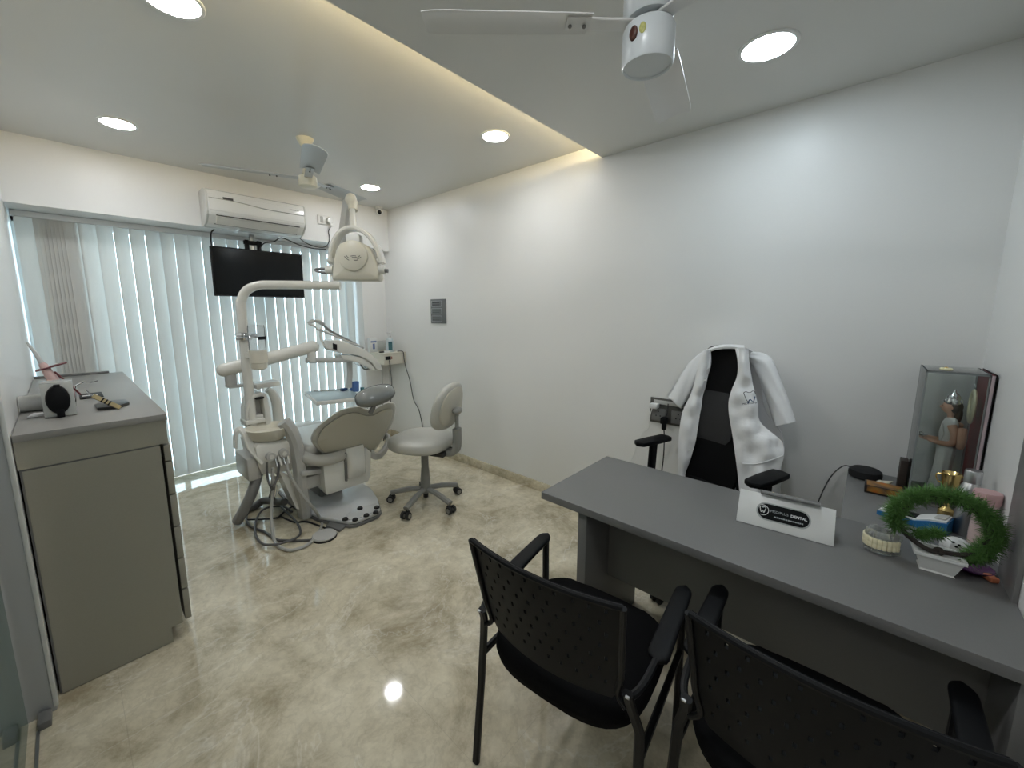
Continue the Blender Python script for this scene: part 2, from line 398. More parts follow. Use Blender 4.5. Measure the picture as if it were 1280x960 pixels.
# ------------------------------------------------------------------ reception desk with return
dk = thing('office_desk', 'long charcoal laminate desk with a return against the wall', 'desk', (1.68, .32, 0))
MB().bb(1.375, 1.985, YN+.002, 1.015, DT-.032, DT, .0015).build('desk_top', LAM, dk)
MB().bb(1.986, XR-.002, YN+.002, .012, DT-.032, DT, .0015).build('return_top', LAM, dk)
MB().bb(1.392, 1.93, .792, .832, 0, DT-.032, .001).build('side_panel', LAM, dk)
MB().bb(1.392, 1.93, YN+.004, YN+.042, 0, DT-.032, .001).build('side_panel', LAM, dk)
MB().bb(1.60, 1.618, YN+.042, .792, .335, DT-.032).build('modesty_panel', LAM, dk)
MB().bb(2.03, XR-.01, YN+.004, YN+.022, .1, DT-.032).build('back_panel', LAM, dk)
MB().bb(2.632, 2.662, YN+.022, -.01, 0, DT-.032).build('side_panel', LAM, dk)

# ------------------------------------------------------------------ office chair behind the desk
OA = R(72)
oc = thing('office_chair', 'high-backed black mesh office chair behind the desk wearing a white coat', 'chair', (2.30, .62, 0), OA)
for i in range(5):
    a = R(72*i+20); d = Vector((math.cos(a), math.sin(a), 0))
    lg = MB().bar([d*.03+Vector((0, 0, .12)), d*.18+Vector((0, 0, .105)), d*.30+Vector((0, 0, .075))], .05, .03).build('base_leg', BLACK, oc, True)
    cs = MB(); n = Vector((-d.y, d.x, 0))
    for s in (-1, 1): cs.cyl(d*.30+n*(.012*s)+Vector((0, 0, .026)), d*.30+n*(.026*s)+Vector((0, 0, .026)), .026, seg=18)
    cs.cyl(d*.30+Vector((0, 0, .03)), d*.30+Vector((0, 0, .07)), .008)
    cs.build('caster', RUBBER, lg, True)
MB().cyl((0, 0, .1), (0, 0, .30), .028).cyl((0, 0, .28), (0, 0, .43), .019).build('gas_lift', BLACK, oc, True)
MB().box((0, -.02, .44), (.24, .26, .05), None, .015).build('tilt_mechanism', BLACK, oc, True)
MB().box((0, .02, .495), (.50, .49, .085), None, .04, 4).build('seat', BLACKF, oc, True)
def backp(u, v, off=0):
    """chair-back surface: u across, v height above the floor, off towards the sitter"""
    return Vector((u+.055, -.200-.055*(v-.60)/.73+.05*(u/.25)**2+off, v))
hw = [(.55, .15), (.62, .175), (.75, .175), (.90, .165), (1.05, .145), (1.18, .112), (1.29, .098), (1.335, .085)]
rows = []
for v, h in hw: rows.append([backp(h*(k/8-1), v) for k in range(17)])
MB().sheet(rows, .02).build('backrest', MESHB, oc, True)
fr = [backp(h, v, .004) for v, h in hw]+[backp(0, 1.345, .004)]+[backp(-h, v, .004) for v, h in reversed(hw)]
MB().tube(fr+[fr[0]], .012, 8, n=4).build('back_frame', BLACK, oc, True)
lum = [[backp(h*(k/6-1)+.02, v, .010+.012*math.sin((v-.80)/.30*math.pi)) for k in range(13)] for v, h in [(.80, .10), (.84, .13), (.90, .14), (.98, .13), (1.04, .115), (1.09, .08)]]
MB().sheet(lum, .012).build('lumbar_pad', MESHG, oc, True)
MB().bar([(0, -.05, .43), (0, -.2, .42), (0, -.26, .55), (0, -.275, .70)], .07, .03, (0, 1, 0), smooth=True).build('back_bracket', BLACK, oc, True)
for s in (-1, 1):
    MB().bar([(s*.20, -.02, .45), (s*.325, -.02, .46), (s*.335, -.02, .52), (s*.335, -.03, .735)], .06, .026, (1, 0, 0)).build('arm_post', BLACK, oc, True)
    pts = [(s*.335-.042, -.15), (s*.335-.046, -.02), (s*.335-.04, .10), (s*.335, .125), (s*.335+.04, .10), (s*.335+.046, -.02), (s*.335+.042, -.15), (s*.335, -.165)]
    MB().prism([(a, b, .738) for a, b in pts], (0, 0, .028), .008).build('armrest', BLACK, oc, True)

# ------------------------------------------------------------------ the white coat over its back
_om = Matrix.Translation(Vector((2.30, .62, 0))) @ Matrix.Rotation(OA, 4, 'Z')
_bp0 = _om @ Vector((0, -.200, .60)); _bp1 = _om @ Vector((0, -.255, 1.33)); _bx = (_om.to_3x3() @ Vector((1, 0, 0))).normalized()
_bn = _bx.cross((_bp1-_bp0).normalized()).normalized()
if _bn.dot(_C-_bp0) < 0: _bn = -_bn
def cp(zx, zy, off):
    d = _ray(820+zx/4.8, 420+zy/4.8); p = _bp0+_bn*off
    t = (p-_C).dot(_bn)/d.dot(_bn)
    return _C+d*min(t, 2.640/d.x)
def coat_sheet(rows, off, nu=14, nv=34, thick=.006, wr=.006, seed=1, bulge=.02):
    rnd = np.random.RandomState(seed); wr = wr*1.5; ph = rnd.rand(6)*6.28
    Lp = catmull([Vector((a[0], a[1], 0)) for a, b in rows], 8); Rp = catmull([Vector((b[0], b[1], 0)) for a, b in rows], 8); m = len(Lp); out = []
    for i in range(nv+1):
        f = i/nv*(m-1); k = min(int(f), m-2); t = f-k; l = Lp[k].lerp(Lp[k+1], t); r = Rp[k].lerp(Rp[k+1], t); row = []
        for j in range(nu+1):
            s = j/nu; q = l.lerp(r, s)
            o = off+bulge*math.sin(math.pi*s)+wr*(math.sin(q.x*.045+q.y*.012+ph[0])+.7*math.sin(q.x*.03-q.y*.035+ph[1])+.5*math.sin(q.y*.06+q.x*.02+ph[2]))*min(1, 4*s*(1-s)+.3)
            row.append(cp(q.x, q.y, o))
        out.append(row)
    return MB().sheet(out, thick)
coat = thing('lab_coat', 'white short-sleeved lab coat with a tooth emblem draped over the office chair', 'coat', (2.45, .60, .7))
coat_sheet([((300, 92), (560, 78)), ((262, 130), (640, 130)), ((235, 230), (655, 210)), ((205, 360), (640, 330)), ((170, 450), (660, 450)), ((150, 560), (755, 580)), ((142, 700), (766, 700)), ((138, 860), (752, 820)), ((136, 960), (745, 960))], -.062, 20, 36, .004, .004, 3, -.012).build('back', CLOTH, coat)
coat_sheet([((478, 66), (548, 76)), ((494, 130), (552, 140)), ((498, 200), (562, 215)), ((489, 255), (577, 285)), ((460, 325), (594, 350)), ((441, 400), (606, 420)), ((445, 480), (618, 505)), ((458, 560), (690, 580)), ((470, 640), (762, 640)), ((485, 740), (768, 715)), ((500, 880), (744, 815)), ((510, 980), (735, 980))], .045, 16, 40, .006, .006, 5, .03).build('front_panel', CLOTH, coat)
coat_sheet([((288, 92), (322, 78)), ((262, 150), (327, 140)), ((250, 215), (322, 195)), ((230, 300), (300, 275)), ((206, 370), (284, 345)), ((165, 455), (268, 440)), ((146, 560), (250, 560)), ((140, 660), (225, 680)), ((136, 800), (180, 805)), ((134, 900), (160, 900))], .045, 12, 36, .006, .005, 9, .025).build('front_panel', CLOTH, coat)
def sleeve(path, half, depth, off, cuff_ax):
    b = MB(); rings = []; P = catmull([Vector((p[0], p[1], 0)) for p in path], 6); m = len(P)
    for i in range(m):
        f = i/(m-1); h = np.interp(f*(len(half)-1), range(len(half)), half); dd = np.interp(f*(len(depth)-1), range(len(depth)), depth)
        t = (P[min(i+1, m-1)]-P[max(i-1, 0)]).normalized(); n = Vector((-t.y, t.x, 0)); g = min(1, max(0, (f-.6)/.4)); n = (n.lerp(Vector((*cuff_ax, 0)).normalized()*(1 if n.dot(Vector((*cuff_ax, 0))) > 0 else -1), g)).normalized()
        rings.append([cp(P[i].x+n.x*h*math.cos(a)+t.x*0, P[i].y+n.y*h*math.cos(a), off+dd*math.sin(a)+.004*math.sin(9*f+3*math.cos(a)*2)) for a in [2*math.pi*k/24 for k in range(24)]])
    last = rings[-1]; c = sum(last, Vector())/24; c0 = sum(rings[-4], Vector())/24
    rings.append([c+(p-c)*.90 for p in last]); rings.append([c0+(p-c)*.82 for p in last])
    return b.loft(rings)
sleeve([(560, 118), (640, 165), (690, 280), (735, 400), (776, 528)], [22, 62, 62, 64, 66], [.02, .035, .04, .045, .045], -.03, (130, -30)).build('sleeve', CLOTH, coat, ang=60)
sleeve([(292, 112), (240, 190), (180, 280), (108, 398)], [25, 52, 56, 58], [.02, .03, .035, .035], -.02, (90, 85)).build('sleeve', CLOTH, coat, ang=60)
def flap(zs, off, th=.005): return MB().prism([cp(x, y, off) for x, y in zs], _bn*th, .0015)
col = MB()
col.sheet([[cp(x, y+dy, o) for x, y in [(300, 92), (322, 80), (355, 68), (405, 61), (450, 60), (482, 62), (530, 66)]] for dy, o in [(16, .055), (4, .06), (-6, .035), (-10, -.01), (-4, -.035), (12, -.052)]], .006)
col.build('collar', CLOTH, coat, ang=60)
flap([(302, 92), (325, 92), (328, 140), (322, 195), (276, 216), (250, 208), (268, 150)], .058).build('lapel', CLOTH, coat)
flap([(478, 74), (502, 80), (512, 150), (520, 250), (494, 250), (497, 170)], .063).build('lapel', CLOTH, coat)
MB().tube([cp(520, 765, .083), cp(600, 768, .086), (cp(690, 745, .082)), cp(765, 716, .062)], .003, 6).build('pocket_edge', CLOTH, coat)
INK = mat('dark_embroidery', (.03, .03, .045), .7); INKB = mat('blue_embroidery', (.01, .06, .16), .7)
em = MB(); O = .090
em.tube([cp(x, y, O) for x, y in [(553, 408-12), (541, 380), (530, 352), (527, 340), (540, 334), (555, 339), (568, 338), (580, 330), (592, 333), (597, 350)]], .0016, 6)
eo = em.build('emblem', INK, coat)
MB().tube([cp(x, y, O+.001) for x, y in [(551, 404), (560, 384), (566, 380), (575, 388), (585, 396), (590, 378), (594, 362)]], .0024, 6, False).build('emblem_stroke', INKB, eo)
tr = (cp(590, 398, O)-cp(525, 405, O)); tu = (cp(558, 350, O)-cp(558, 400, O))
text('emblem_lettering', 'MEDIPLUS D', INK, coat, cp(562, 404, O+.002), tr, tu, .0135)
for zx, zy in ((198, 686), (300, 262)):
    p = cp(zx, zy, .062); MB().cyl(p, p+_bn*.004, .006, seg=14).build('button', WHITEM, coat)

# ------------------------------------------------------------------ wall sockets behind the chair
sw = thing('wall_socket', 'dark grey double socket panel on the wall behind the office chair', 'wall socket', (XR, .92, .89))
MB().bb(XR-.012, XR-.001, .76, 1.055, .805, .975, .003).build('plate', mat('bronze_grey_plate', (.10, .098, .092), .35, metal=.3), sw)
for yy in (.995, .865):
    g = MB().bb(XR-.016, XR-.012, yy-.045, yy+.045, .82, .905, .002).build('socket_module', DENTD, sw)
    for a, b in ((0, .885), (-.014, .855), (.014, .855)): MB().cyl((XR-.0175, yy+a, b), (XR-.015, yy+a, b), .005, seg=10).build('pin_hole', RUBBER, g)
sb = MB(); sb.bb(XR-.018, XR-.012, .80, 1.03, .935, .962, .002); sb.build('switch_strip', DENTG, sw)
pg = thing('phone_charger', 'white plug-in charger in the left socket beside the coat sleeve', 'charger', (XR-.03, 1.02, .93))
MB().box((XR-.042, 1.015, .925), (.05, .055, .035), None, .008).build('plug_body', WHITEM, pg)
MB().tube([(XR-.065, 1.02, .912), (XR-.07, 1.028, .86), (XR-.03, 1.05, .76), (XR-.02, 1.10, .70), (XR-.03, 1.16, .5)], .0022, 6).build('cable', WHITEM, pg)
pc = thing('power_plug', 'black plug and cable in the wall socket behind the chair arm', 'plug', (XR-.03, .93, .85))
MB().box((XR-.04, .945, .835), (.05, .04, .045), None, .008).box((XR-.05, .94, .80), (.03, .026, .05), None, .006).build('plug_body', BLACK, pc)
MB().tube([(XR-.05, .94, .78), (XR-.045, .935, .70), (XR-.03, .94, .55), (XR-.03, .96, .3)], .004, 6).tube([(XR-.03, .93, .95), (XR-.045, .925, .90), (XR-.05, .935, .855)], .003, 6).build('cable', WIRE, pc)
tag(MB().tube([(XR-.022, .85, .83), (XR-.02, .845, .77), (XR-.03, .80, .70), (XR-.03, .70, .6)], .003, 6).build('socket_cable', WIRE), 'thin black cable hanging from the socket panel behind the coat', 'cable')
# ------------------------------------------------------------------ two perforated visitor chairs
def make_visitor(label, x, y, a):
    t = thing('visitor_chair', label, 'chair', (x, y, 0), a, 'black visitor chairs in front of the desk')
    W = .2675
    # back shell: curved plate pierced with rows of rounded slots
    def bp(u, v):      # u -1..1 across, v 0..1 up
        hw = .232-.022*(1-v)-.02*max(0, (.25-v)/.25)**2
        z = .535+.335*v
        return Vector((u*hw, -.035-.055*v+.0-.034*(1-u*u)+.02*(1-v), z))
    nu, nv = 57, 48
    holes = set()
    cols = 10; rws = 7
    for r in range(rws):
        for c in range(cols+(r % 2)):
            uc = -1+2*(c+.75-(.5 if r % 2 else 0))/(cols+.5); vc = .90-.80*r/(rws-.4)
            if abs(uc) > .90: continue
            jc = round((uc+1)/2*nu-.5); ic = round(vc*nv)
            if 0 < jc < nu-1: holes.update({(ic, jc), (ic+1, jc)})
    b = bmesh.new(); V = [[b.verts.new(bp(-1+2*j/nu, i/nv)) for j in range(nu+1)] for i in range(nv+1)]
    for i in range(nv):
        for j in range(nu):
            if (i, j) in holes: continue
            b.faces.new((V[i][j], V[i][j+1], V[i+1][j+1], V[i+1][j]))
    b.normal_update(); bmesh.ops.solidify(b, geom=b.faces[:], thickness=.009); bmesh.ops.recalc_face_normals(b, faces=b.faces)
    mb = MB(); mb._merge(b); mb.build('backrest', BLACK, t, True, ang=30)
    top = MB().tube([bp(-1+2*k/12, 1.0)+Vector((0, -.004, .0)) for k in range(13)], .008, 8, n=3).build('back_rim', BLACK, t, True)
    # seat pad: rounded dish
    rings = []
    for z, k in ((.418, .84), (.432, .97), (.458, 1.0), (.482, .985), (.496, .93), (.502, .6)):
        rings.append([Vector((.255*k*math.copysign(abs(math.cos(q))**.62, math.cos(q)), .19+.245*k*math.copysign(abs(math.sin(q))**.62, math.sin(q)), z-(.018 if abs(math.sin(q)) > .9 and math.sin(q) > 0 else 0)*.4)) for q in [2*math.pi*i/40 for i in range(40)]])
    MB().loft(rings).build('seat', BLACKF, t, True, ang=60)
    MB().bb(-.19, .19, .03, .36, .405, .422, .004).build('seat_pan', BLACK, t, True)
    for s in (-1, 1):
        x0 = s*W
        MB().bar([(x0, -.045, .003), (x0, -.012, .30), (x0*.98, -.004, .47), (s*.240, -.028, .565), (s*.238, -.040, .60)], .026, .020, (0, 1, 0)).build('rear_leg', BLACKM, t, True)
        MB().tube([(s*.233, -.030, .545)]+[tuple(bp(s, v)+Vector((s*.003, -.003, 0))) for v in (.1, .3, .5, .7, .9, 1.0)], .0085, 8, n=3).build('side_frame', BLACKM, t, True)
        MB().bar([(x0, .425, .003), (x0, .413, .35), (x0, .408, .618)], .020, .030, (0, 1, 0)).build('front_leg', BLACKM, t, True)
        MB().tube([(x0, .41, .60), (x0, .37, .613), (x0*.985, .05, .598), (s*.243, -.035, .588)], .010, 8).build('arm_support', BLACKM, t, True)
        pts = []
        for k in range(25):
            f = k/24; pts.append((x0, .425-.33*f, .632+.004*math.sin(math.pi*f)-.030*f))
        rings = []
        for k, p in enumerate(pts):
            f = k/24; e = min(1, f/.12, (1-f)/.08) if True else 1; e = math.sqrt(max(.02, 1-(1-min(1, e))**2)); w = (.026+.004*f)*e; h = .011*max(.5, e)
            rings.append([Vector((p[0]+w*math.copysign(abs(math.cos(q))**.5, math.cos(q)), p[1], p[2]+h*math.copysign(abs(math.sin(q))**.6, math.sin(q)))) for q in [2*math.pi*i/16 for i in range(16)]])
        MB().loft(rings).build('armrest', BLACK, t, True, ang=60)
        MB().bar([(x0, .0, .40), (x0, .41, .40)], .018, .026).build('side_rail', BLACKM, t, True)
        MB().cyl((s*.236, -.05, .60), (s*.246, -.05, .60), .004, seg=10).build('bolt', STEEL, t, True)
    return t
make_visitor('black perforated-back visitor chair standing left, its whole back and one rear leg in view', .879, .599, R(-84.7))
make_visitor('black perforated-back visitor chair nearest the viewer, cut off by the lower right edge', .992, .008, R(-89.2))
# ------------------------------------------------------------------ name sign on the desk
SGX = 1.694
sa, sb_ = onz(920, 651, DT), onz(1042, 684, DT)
ta, tb = onx(928, 612, 1.742), onx(1050, 641, 1.742+.02)
sh = (ta.z+tb.z)/2
sg = thing('desk_sign', 'white metal tent sign with a black pill-shaped clinic logo on the desk', 'sign', ((sa.x+sb_.x)/2+.04, (sa.y+sb_.y)/2, DT))
sr = (sb_-sa); sr.z = 0; sr.normalize(); sbk = Vector((-sr.y, sr.x, 0))
if sbk.x < 0: sbk = -sbk
SL = (sb_-sa).length; SH = sh-DT
A0 = sa.copy(); A0.z = DT+.002; B0 = A0+sr*SL
sup = (sbk*.062+Vector((0, 0, SH))).normalized(); SLEN = math.hypot(.062, SH)
A1, B1 = A0+sup*SLEN, B0+sup*SLEN
sn = sr.cross(sup).normalized()
if sn.dot(_C-A0) < 0: sn = -sn
MB().prism([A0, B0, B1, A1], -sn*.003, .001).build('front_panel', WHITEM, sg)
A2, B2 = A0+sbk*.124, B0+sbk*.124
MB().prism([A1, B1, B2, A2], Vector((-sbk.x*.003, -sbk.y*.003, .0))*-1, .001).build('rear_panel', WHITEM, sg)
def sp(u, v, o=0.0): return A0+sr*(SL*u)+sup*(SLEN*v)+sn*o
PL = mat('black_gloss_plaque', (.004, .005, .006), .45, spec=.15); PLR = mat('clear_plaque_rim', (.45, .48, .48), .2); PRT = mat('white_print', (.8, .82, .82), .5); PRG = mat('grey_print', (.36, .39, .41), .5)
def pill(u0, u1, vc, hv, o, th, mtl, nm, par, rin=0):
    r = hv*SLEN; c0 = sp(u0, vc, o)+sr*r; c1 = sp(u1, vc, o)-sr*r; pts = []
    for k in range(17): a = math.pi/2+math.pi*k/16; pts.append(c0+(sr*math.cos(a)+sup*math.sin(a))*r)
    for k in range(17): a = -math.pi/2+math.pi*k/16; pts.append(c1+(sr*math.cos(a)+sup*math.sin(a))*r)
    return MB().prism(pts, sn*th).build(nm, mtl, par)
pill(.205, .775, .50, .262, .0005, .0012, PLR, 'plaque_rim', sg)
pq = pill(.225, .757, .50, .228, .0018, .0008, PL, 'plaque', sg)
lc = sp(.275, .52, .0030)
def ring(c, r, w, a0, a1, nm, mtl, par):
    return MB().tube([c+(sr*math.cos(a)+sup*math.sin(a))*r for a in [a0+(a1-a0)*k/24 for k in range(25)]], w, 6, False).build(nm, mtl, par)
ring(lc, .0185, .0011, -1.9, 1.9, 'logo_arc', PRT, pq)
th_ = [(-8, 3), (-9, 7), (-6, 10), (-2, 9), (0, 8), (3, 10), (7, 10), (9, 6), (7, 0), (5, -8), (3, -9), (1, -3), (-1, -3), (-3, -9), (-5, -8), (-7, -1), (-8, 3)]
MB().tube([lc+sr*(x*.00105)+sup*(y*.00105+.001) for x, y in th_], .0013, 6, n=4).build('logo_tooth', PRT, pq)
text('logo_name', 'MEDIPLUS', PRG, pq, sp(.452, .535, .0028), sr, sup, .0125)
text('logo_dental', 'DENTAL', PRT, pq, sp(.652, .53, .0028), sr, sup, .0128, bold=.0003)
tg = MB(); _r = random.Random(2); _u = .40
while _u < .70:
    _w = .012+.012*_r.random(); tg.prism([sp(_u, .368, .0026), sp(_u+_w, .368, .0026), sp(_u+_w, .405, .0026), sp(_u, .405, .0026)], sn*.0004); _u += _w+.005
tg.build('logo_tagline', PRG, pq)
bq = A1+sr*(SL*.235)+Vector((0, 0, .009))-sbk*.004; br_ = A1+sr*(SL*.845)+Vector((0, 0, .009))-sbk*.004
tag(MB().bar([bq, br_], .026, .009, (0, 0, 1)).build('flat_bar', DENTD, loc=(bq+br_)/2), 'dark grey flat bar lying along the top edge of the white tent sign', 'bar')

# ------------------------------------------------------------------ clear jaw model
jm = thing('jaw_model', 'clear acrylic model of two jaws with ivory teeth on the desk', 'dental model', (1.785, -.090, DT), R(50))
jm.scale = (1.2, 1.2, 1.2)
JG = thin_glass('clear_resin', (.9, .92, .9), .05, (.86, .88, .84), .20); IV = mat('ivory_teeth', (.86, .80, .56), .25)
def arch(z0, z1, s, nm, mtl):
    out = []
    for k in range(29):
        a = math.pi*(-.12+1.24*k/28); out.append((.036*math.cos(a), .046*math.sin(a)))
    inn = [(x*.52, y*.52) for x, y in reversed(out)]
    return MB().prism([(x*s, y*s-.018, z0) for x, y in out+inn], (0, 0, z1-z0), .002).build(nm, mtl, jm, True)
arch(.001, .018, 1.0, 'lower_jaw', JG); arch(.040, .058, 1.0, 'upper_jaw', JG)
for zc in (.0225, .0365):
    for k in range(14):
        a = math.pi*(.0+1.0*k/13); rx, ry = (.0355*math.cos(a), .0455*math.sin(a)-.018)
        MB().box((rx, ry, zc), (.0095, .009, .0145), (0, 0, a+math.pi/2), .0022).build('tooth', IV, jm, True)
MB().box((0, -.034, .03), (.05, .006, .05), None, .002).build('hinge_plate', JG, jm, True)

# ------------------------------------------------------------------ ring-shaped artificial bonsai
PXD = 1.30
pc_ = (onz(1155, 713, DT)+onz(1187, 723, DT))/2
bo = thing('artificial_bonsai', 'ring-shaped green artificial bonsai in a tapered white pot on the desk', 'plant', (1.775, -.215, DT))
pr_ = (onz(1187, 722, DT)-onz(1155, 713, DT)); pr_.z = 0; pr_.normalize(); pb = Vector((-pr_.y, pr_.x, 0)); pb = pb if pb.x > 0 else -pb
pm = onz(1171, 718, DT)+pb*.032
def rect(c, w, d, z): return [c+pr_*(w/2*a)+pb*(d/2*b)+Vector((0, 0, z)) for a, b in ((-1, -1), (1, -1), (1, 1), (-1, 1))]
CER = mat('white_ceramic', (.74, .75, .73), .25)
pot = MB().loft([rect(pm, .076, .058, .001), rect(pm, .070, .052, .006), rect(pm, .076, .058, .012), rect(pm, .100, .074, .050), rect(pm, .112, .084, .052), rect(pm, .112, .084, .062), rect(pm, .094, .068, .062), rect(pm, .088, .060, .050)])
pot.build('pot', CER, bo)
ctr = pm+Vector((0, 0, .146)); _dp = (ctr-_C).dot(_fw)
rr = pr_; ru = Vector((0, 0, 1))
def rp(a, r=.094, o=0.0): return ctr+rr*(r*1.02*math.cos(a))+ru*(r*math.sin(a)*.95)+pb*o
BARK = mat('dark_bark', (.030, .024, .020), .7, bump=.4, bscale=120)
MB().tube([rp(2*math.pi*k/36, .092, .006*math.sin(5*k)) for k in range(37)], .0075, 8, n=2).build('ring_branch', BARK, bo)
MB().tube([pm+Vector((0, 0, .056)), pm+Vector((0, 0, .066)), rp(-1.45)], .010, 8).build('trunk', BARK, bo)
def needles(path, rad, n, ln, seed):
    rnd = random.Random(seed); b = bmesh.new()
    for _ in range(n):
        f = rnd.random()*(len(path)-1.001); i = int(f); c = path[i].lerp(path[i+1], f-i)
        d = Vector((rnd.gauss(0, 1), rnd.gauss(0, 1), rnd.gauss(.15, 1))).normalized()
        p0 = c+d*rad*rnd.random()*.55; L = ln*(.6+.7*rnd.random()); d2 = (d+Vector((rnd.gauss(0, .4), rnd.gauss(0, .4), rnd.gauss(.1, .4)))).normalized()
        s = d2.cross(Vector((rnd.gauss(0, 1), rnd.gauss(0, 1), rnd.gauss(0, 1)))).normalized()*.0016; t = d2.cross(s).normalized()*.0006
        q = [b.verts.new(p0-s), b.verts.new(p0+t), b.verts.new(p0+s), b.verts.new(p0-t)]; e = b.verts.new(p0+d2*L)
        for k in range(4): b.faces.new((q[k], q[(k+1) % 4], e))
    m = MB(); m._merge(b); return m
GREEN = mat('plastic_needles', (.075, .185, .035), .45, var=.5, vscale=45)
needles([rp(R(205)-R(253)*k/40, .103, .0) for k in range(41)], .035, 6000, .028, 1).build('foliage', GREEN, bo, ang=None)
needles([rp(R(-28)-R(30)*k/6, .108) for k in range(7)], .03, 700, .022, 4).build('foliage', GREEN, bo, ang=None)
needles([ctr+rr*(-.055+.062*k/6)+ru*(-.045-.012*math.sin(k))+pb*.02 for k in range(7)], .022, 700, .022, 2).build('foliage_tuft', GREEN, bo, ang=None)

# ------------------------------------------------------------------ statue in an acrylic case
cx0, cx1, cy0, cy1, cz0, cz1 = 2.35, 2.60, YN+.006, -.185, DT+.001, 1.308
ca = thing('display_case', 'tall clear acrylic display case with a dark red back panel in the corner', 'display case', ((cx0+cx1)/2, (cy0+cy1)/2, DT))
for nm, a in (('side_pane', (cx0, cx0+.003, cy0+.012, cy1, cz0+.012, cz1)), ('side_pane', (cx1-.003, cx1, cy0+.012, cy1, cz0+.012, cz1)), ('front_pane', (cx0+.003, cx1-.003, cy1-.003, cy1, cz0+.012, cz1)), ('lid', (cx0, cx1, cy0+.012, cy1, cz1, cz1+.004))):
    MB().bb(*a).build(nm, CLEAR, ca)
EDGE = thin_glass('acrylic_edge', (.72, .76, .76), .1, (.5, .53, .53), .5)
eg = MB()
for x in (cx0, cx1-.006): eg.bb(x, x+.006, cy1-.006, cy1+.0005, cz0+.012, cz1)
for x in (cx0, cx1-.006): eg.bb(x, x+.006, cy0+.012, cy0+.018, cz0+.012, cz1)
eg.bb(cx0, cx1, cy1-.006, cy1+.0005, cz1-.004, cz1+.004); eg.bb(cx0, cx0+.006, cy0+.012, cy1, cz1-.004, cz1+.004); eg.bb(cx0, cx1, cy0+.012, cy0+.018, cz1-.004, cz1+.004)
eg.build('edge_strips', EDGE, ca)
MB().bb(cx0, cx0+.005, cy0+.003, cy0+.014, cz0, cz1).build('back_edge', mat('pale_pink_edge', (.50, .40, .42), .5), ca)
MB().bb(cx0+.005, cx1, cy0+.003, cy0+.012, cz0, cz1).build('back_panel', mat('dark_red_board', (.19, .012, .016), .5), ca)
MB().bb(cx0-.002, cx1+.002, cy0, cy0+.003, cz0, cz1+.004).build('back_cover', BLACK, ca)
MB().bb(cx0, cx1, cy0+.012, cy1, cz0, cz0+.012).build('base', mat('grey_base', (.22, .21, .20), .5), ca)
# the figure faces the room: local +Y is its front
stt = thing('statue', 'small white-robed deity figurine with a silver crown inside the clear case', 'statue', ((cx0+cx1)/2-.02, -.285, cz0+.012))
ROBE = mat('white_robe', (.72, .73, .72), .5, bump=.35, bscale=60, aniso=(1, 1, .15)); SKIN = mat('painted_skin', (.62, .36, .25), .45); SILV = mat('silver_paint', (.65, .66, .67), .25, metal=.9); HAIR = mat('dark_hair', (.05, .035, .025), .6)
def oval(cx, cy, z, rx, ry, n=24, fold=0.0):
    return [Vector((cx+rx*math.cos(a)*(1+fold*math.sin(9*a)), cy+ry*math.sin(a)*(1+fold*math.sin(9*a)), z)) for a in [2*math.pi*k/n for k in range(n)]]
MB().lathe([(.05, 0), (.052, .012), (.044, .02), (.044, .026)], (0, 0, 0), seg=28).build('plinth', SILV, stt, True)
MB().loft([oval(0, .004, .026, .040, .036, 48, .05), oval(0, .004, .06, .036, .031, 48, .05), oval(0, .002, .14, .031, .026, 48, .05), oval(0, .0, .20, .032, .027, 48, .035), oval(0, .0, .225, .036, .029, 48, .02), oval(0, .0, .25, .029, .023, 48, .01), oval(0, .002, .29, .036, .026, 48), oval(0, .0, .325, .040, .024, 48), oval(0, -.002, .345, .026, .018, 48), oval(0, -.002, .352, .014, .012, 48)]).build('robe', ROBE, stt, True, ang=70)
MB().sheet([[(-.034+.012*k, .026+.004*math.sin(k)-.002*r, .33-.012*r-.022*k) for k in range(6)] for r in range(5)], .003).build('sash', ROBE, stt, True)
hd = MB().loft([oval(0, .002, .348, .010, .010), oval(0, .004, .365, .0105, .0105), oval(0, .008, .374, .015, .018), oval(0, .010, .388, .019, .022), oval(0, .009, .404, .0195, .022), oval(0, .006, .418, .015, .018), oval(0, .004, .425, .006, .008)])
hd.ell((0, .033, .393), (.0035, .005, .006)).ell((0, .029, .381), (.006, .003, .002))
for s in (-1, 1): hd.ell((s*.02, .005, .393), (.003, .005, .007))
head = hd.build('head', SKIN, stt, True, ang=70)
for s in (-1, 1): MB().ell((s*.007, .0295, .399), (.0028, .0015, .0016)).build('eye', HAIR, head, True)
MB().ell((0, -.006, .396), (.024, .023, .028)).ell((0, -.018, .365), (.020, .012, .035)).build('hair', HAIR, stt, True)
cr = MB().lathe([(.0235, .408), (.025, .413), (.0235, .42), (.019, .432), (.0205, .436), (.014, .448), (.006, .456), (.003, .468), (.001, .470)], (0, .002, 0), seg=24)
for k in range(9): a = 2*math.pi*k/9; cr.ell((.024*math.cos(a), .002+.024*math.sin(a), .420), (.004, .004, .008))
cr.build('crown', SILV, stt, True)
HALO = mat('cream_gold_ring', (.66, .62, .42), .35)
def torus(mb, c, rx, rz, w, t):
    return mb.loft([[Vector((c[0]+(rx+w*math.cos(b))*math.cos(a), c[1]+t*math.sin(b), c[2]+(rz+w*math.cos(b))*math.sin(a))) for b in [2*math.pi*j/10 for j in range(10)]] for a in [2*math.pi*i/40 for i in range(40)]], False, True, True)
torus(MB(), (0, -.050, .405), .048, .060, .012, .006).ell((0, -.052, .405), (.04, .003, .05)).build('halo', HALO, stt, True)
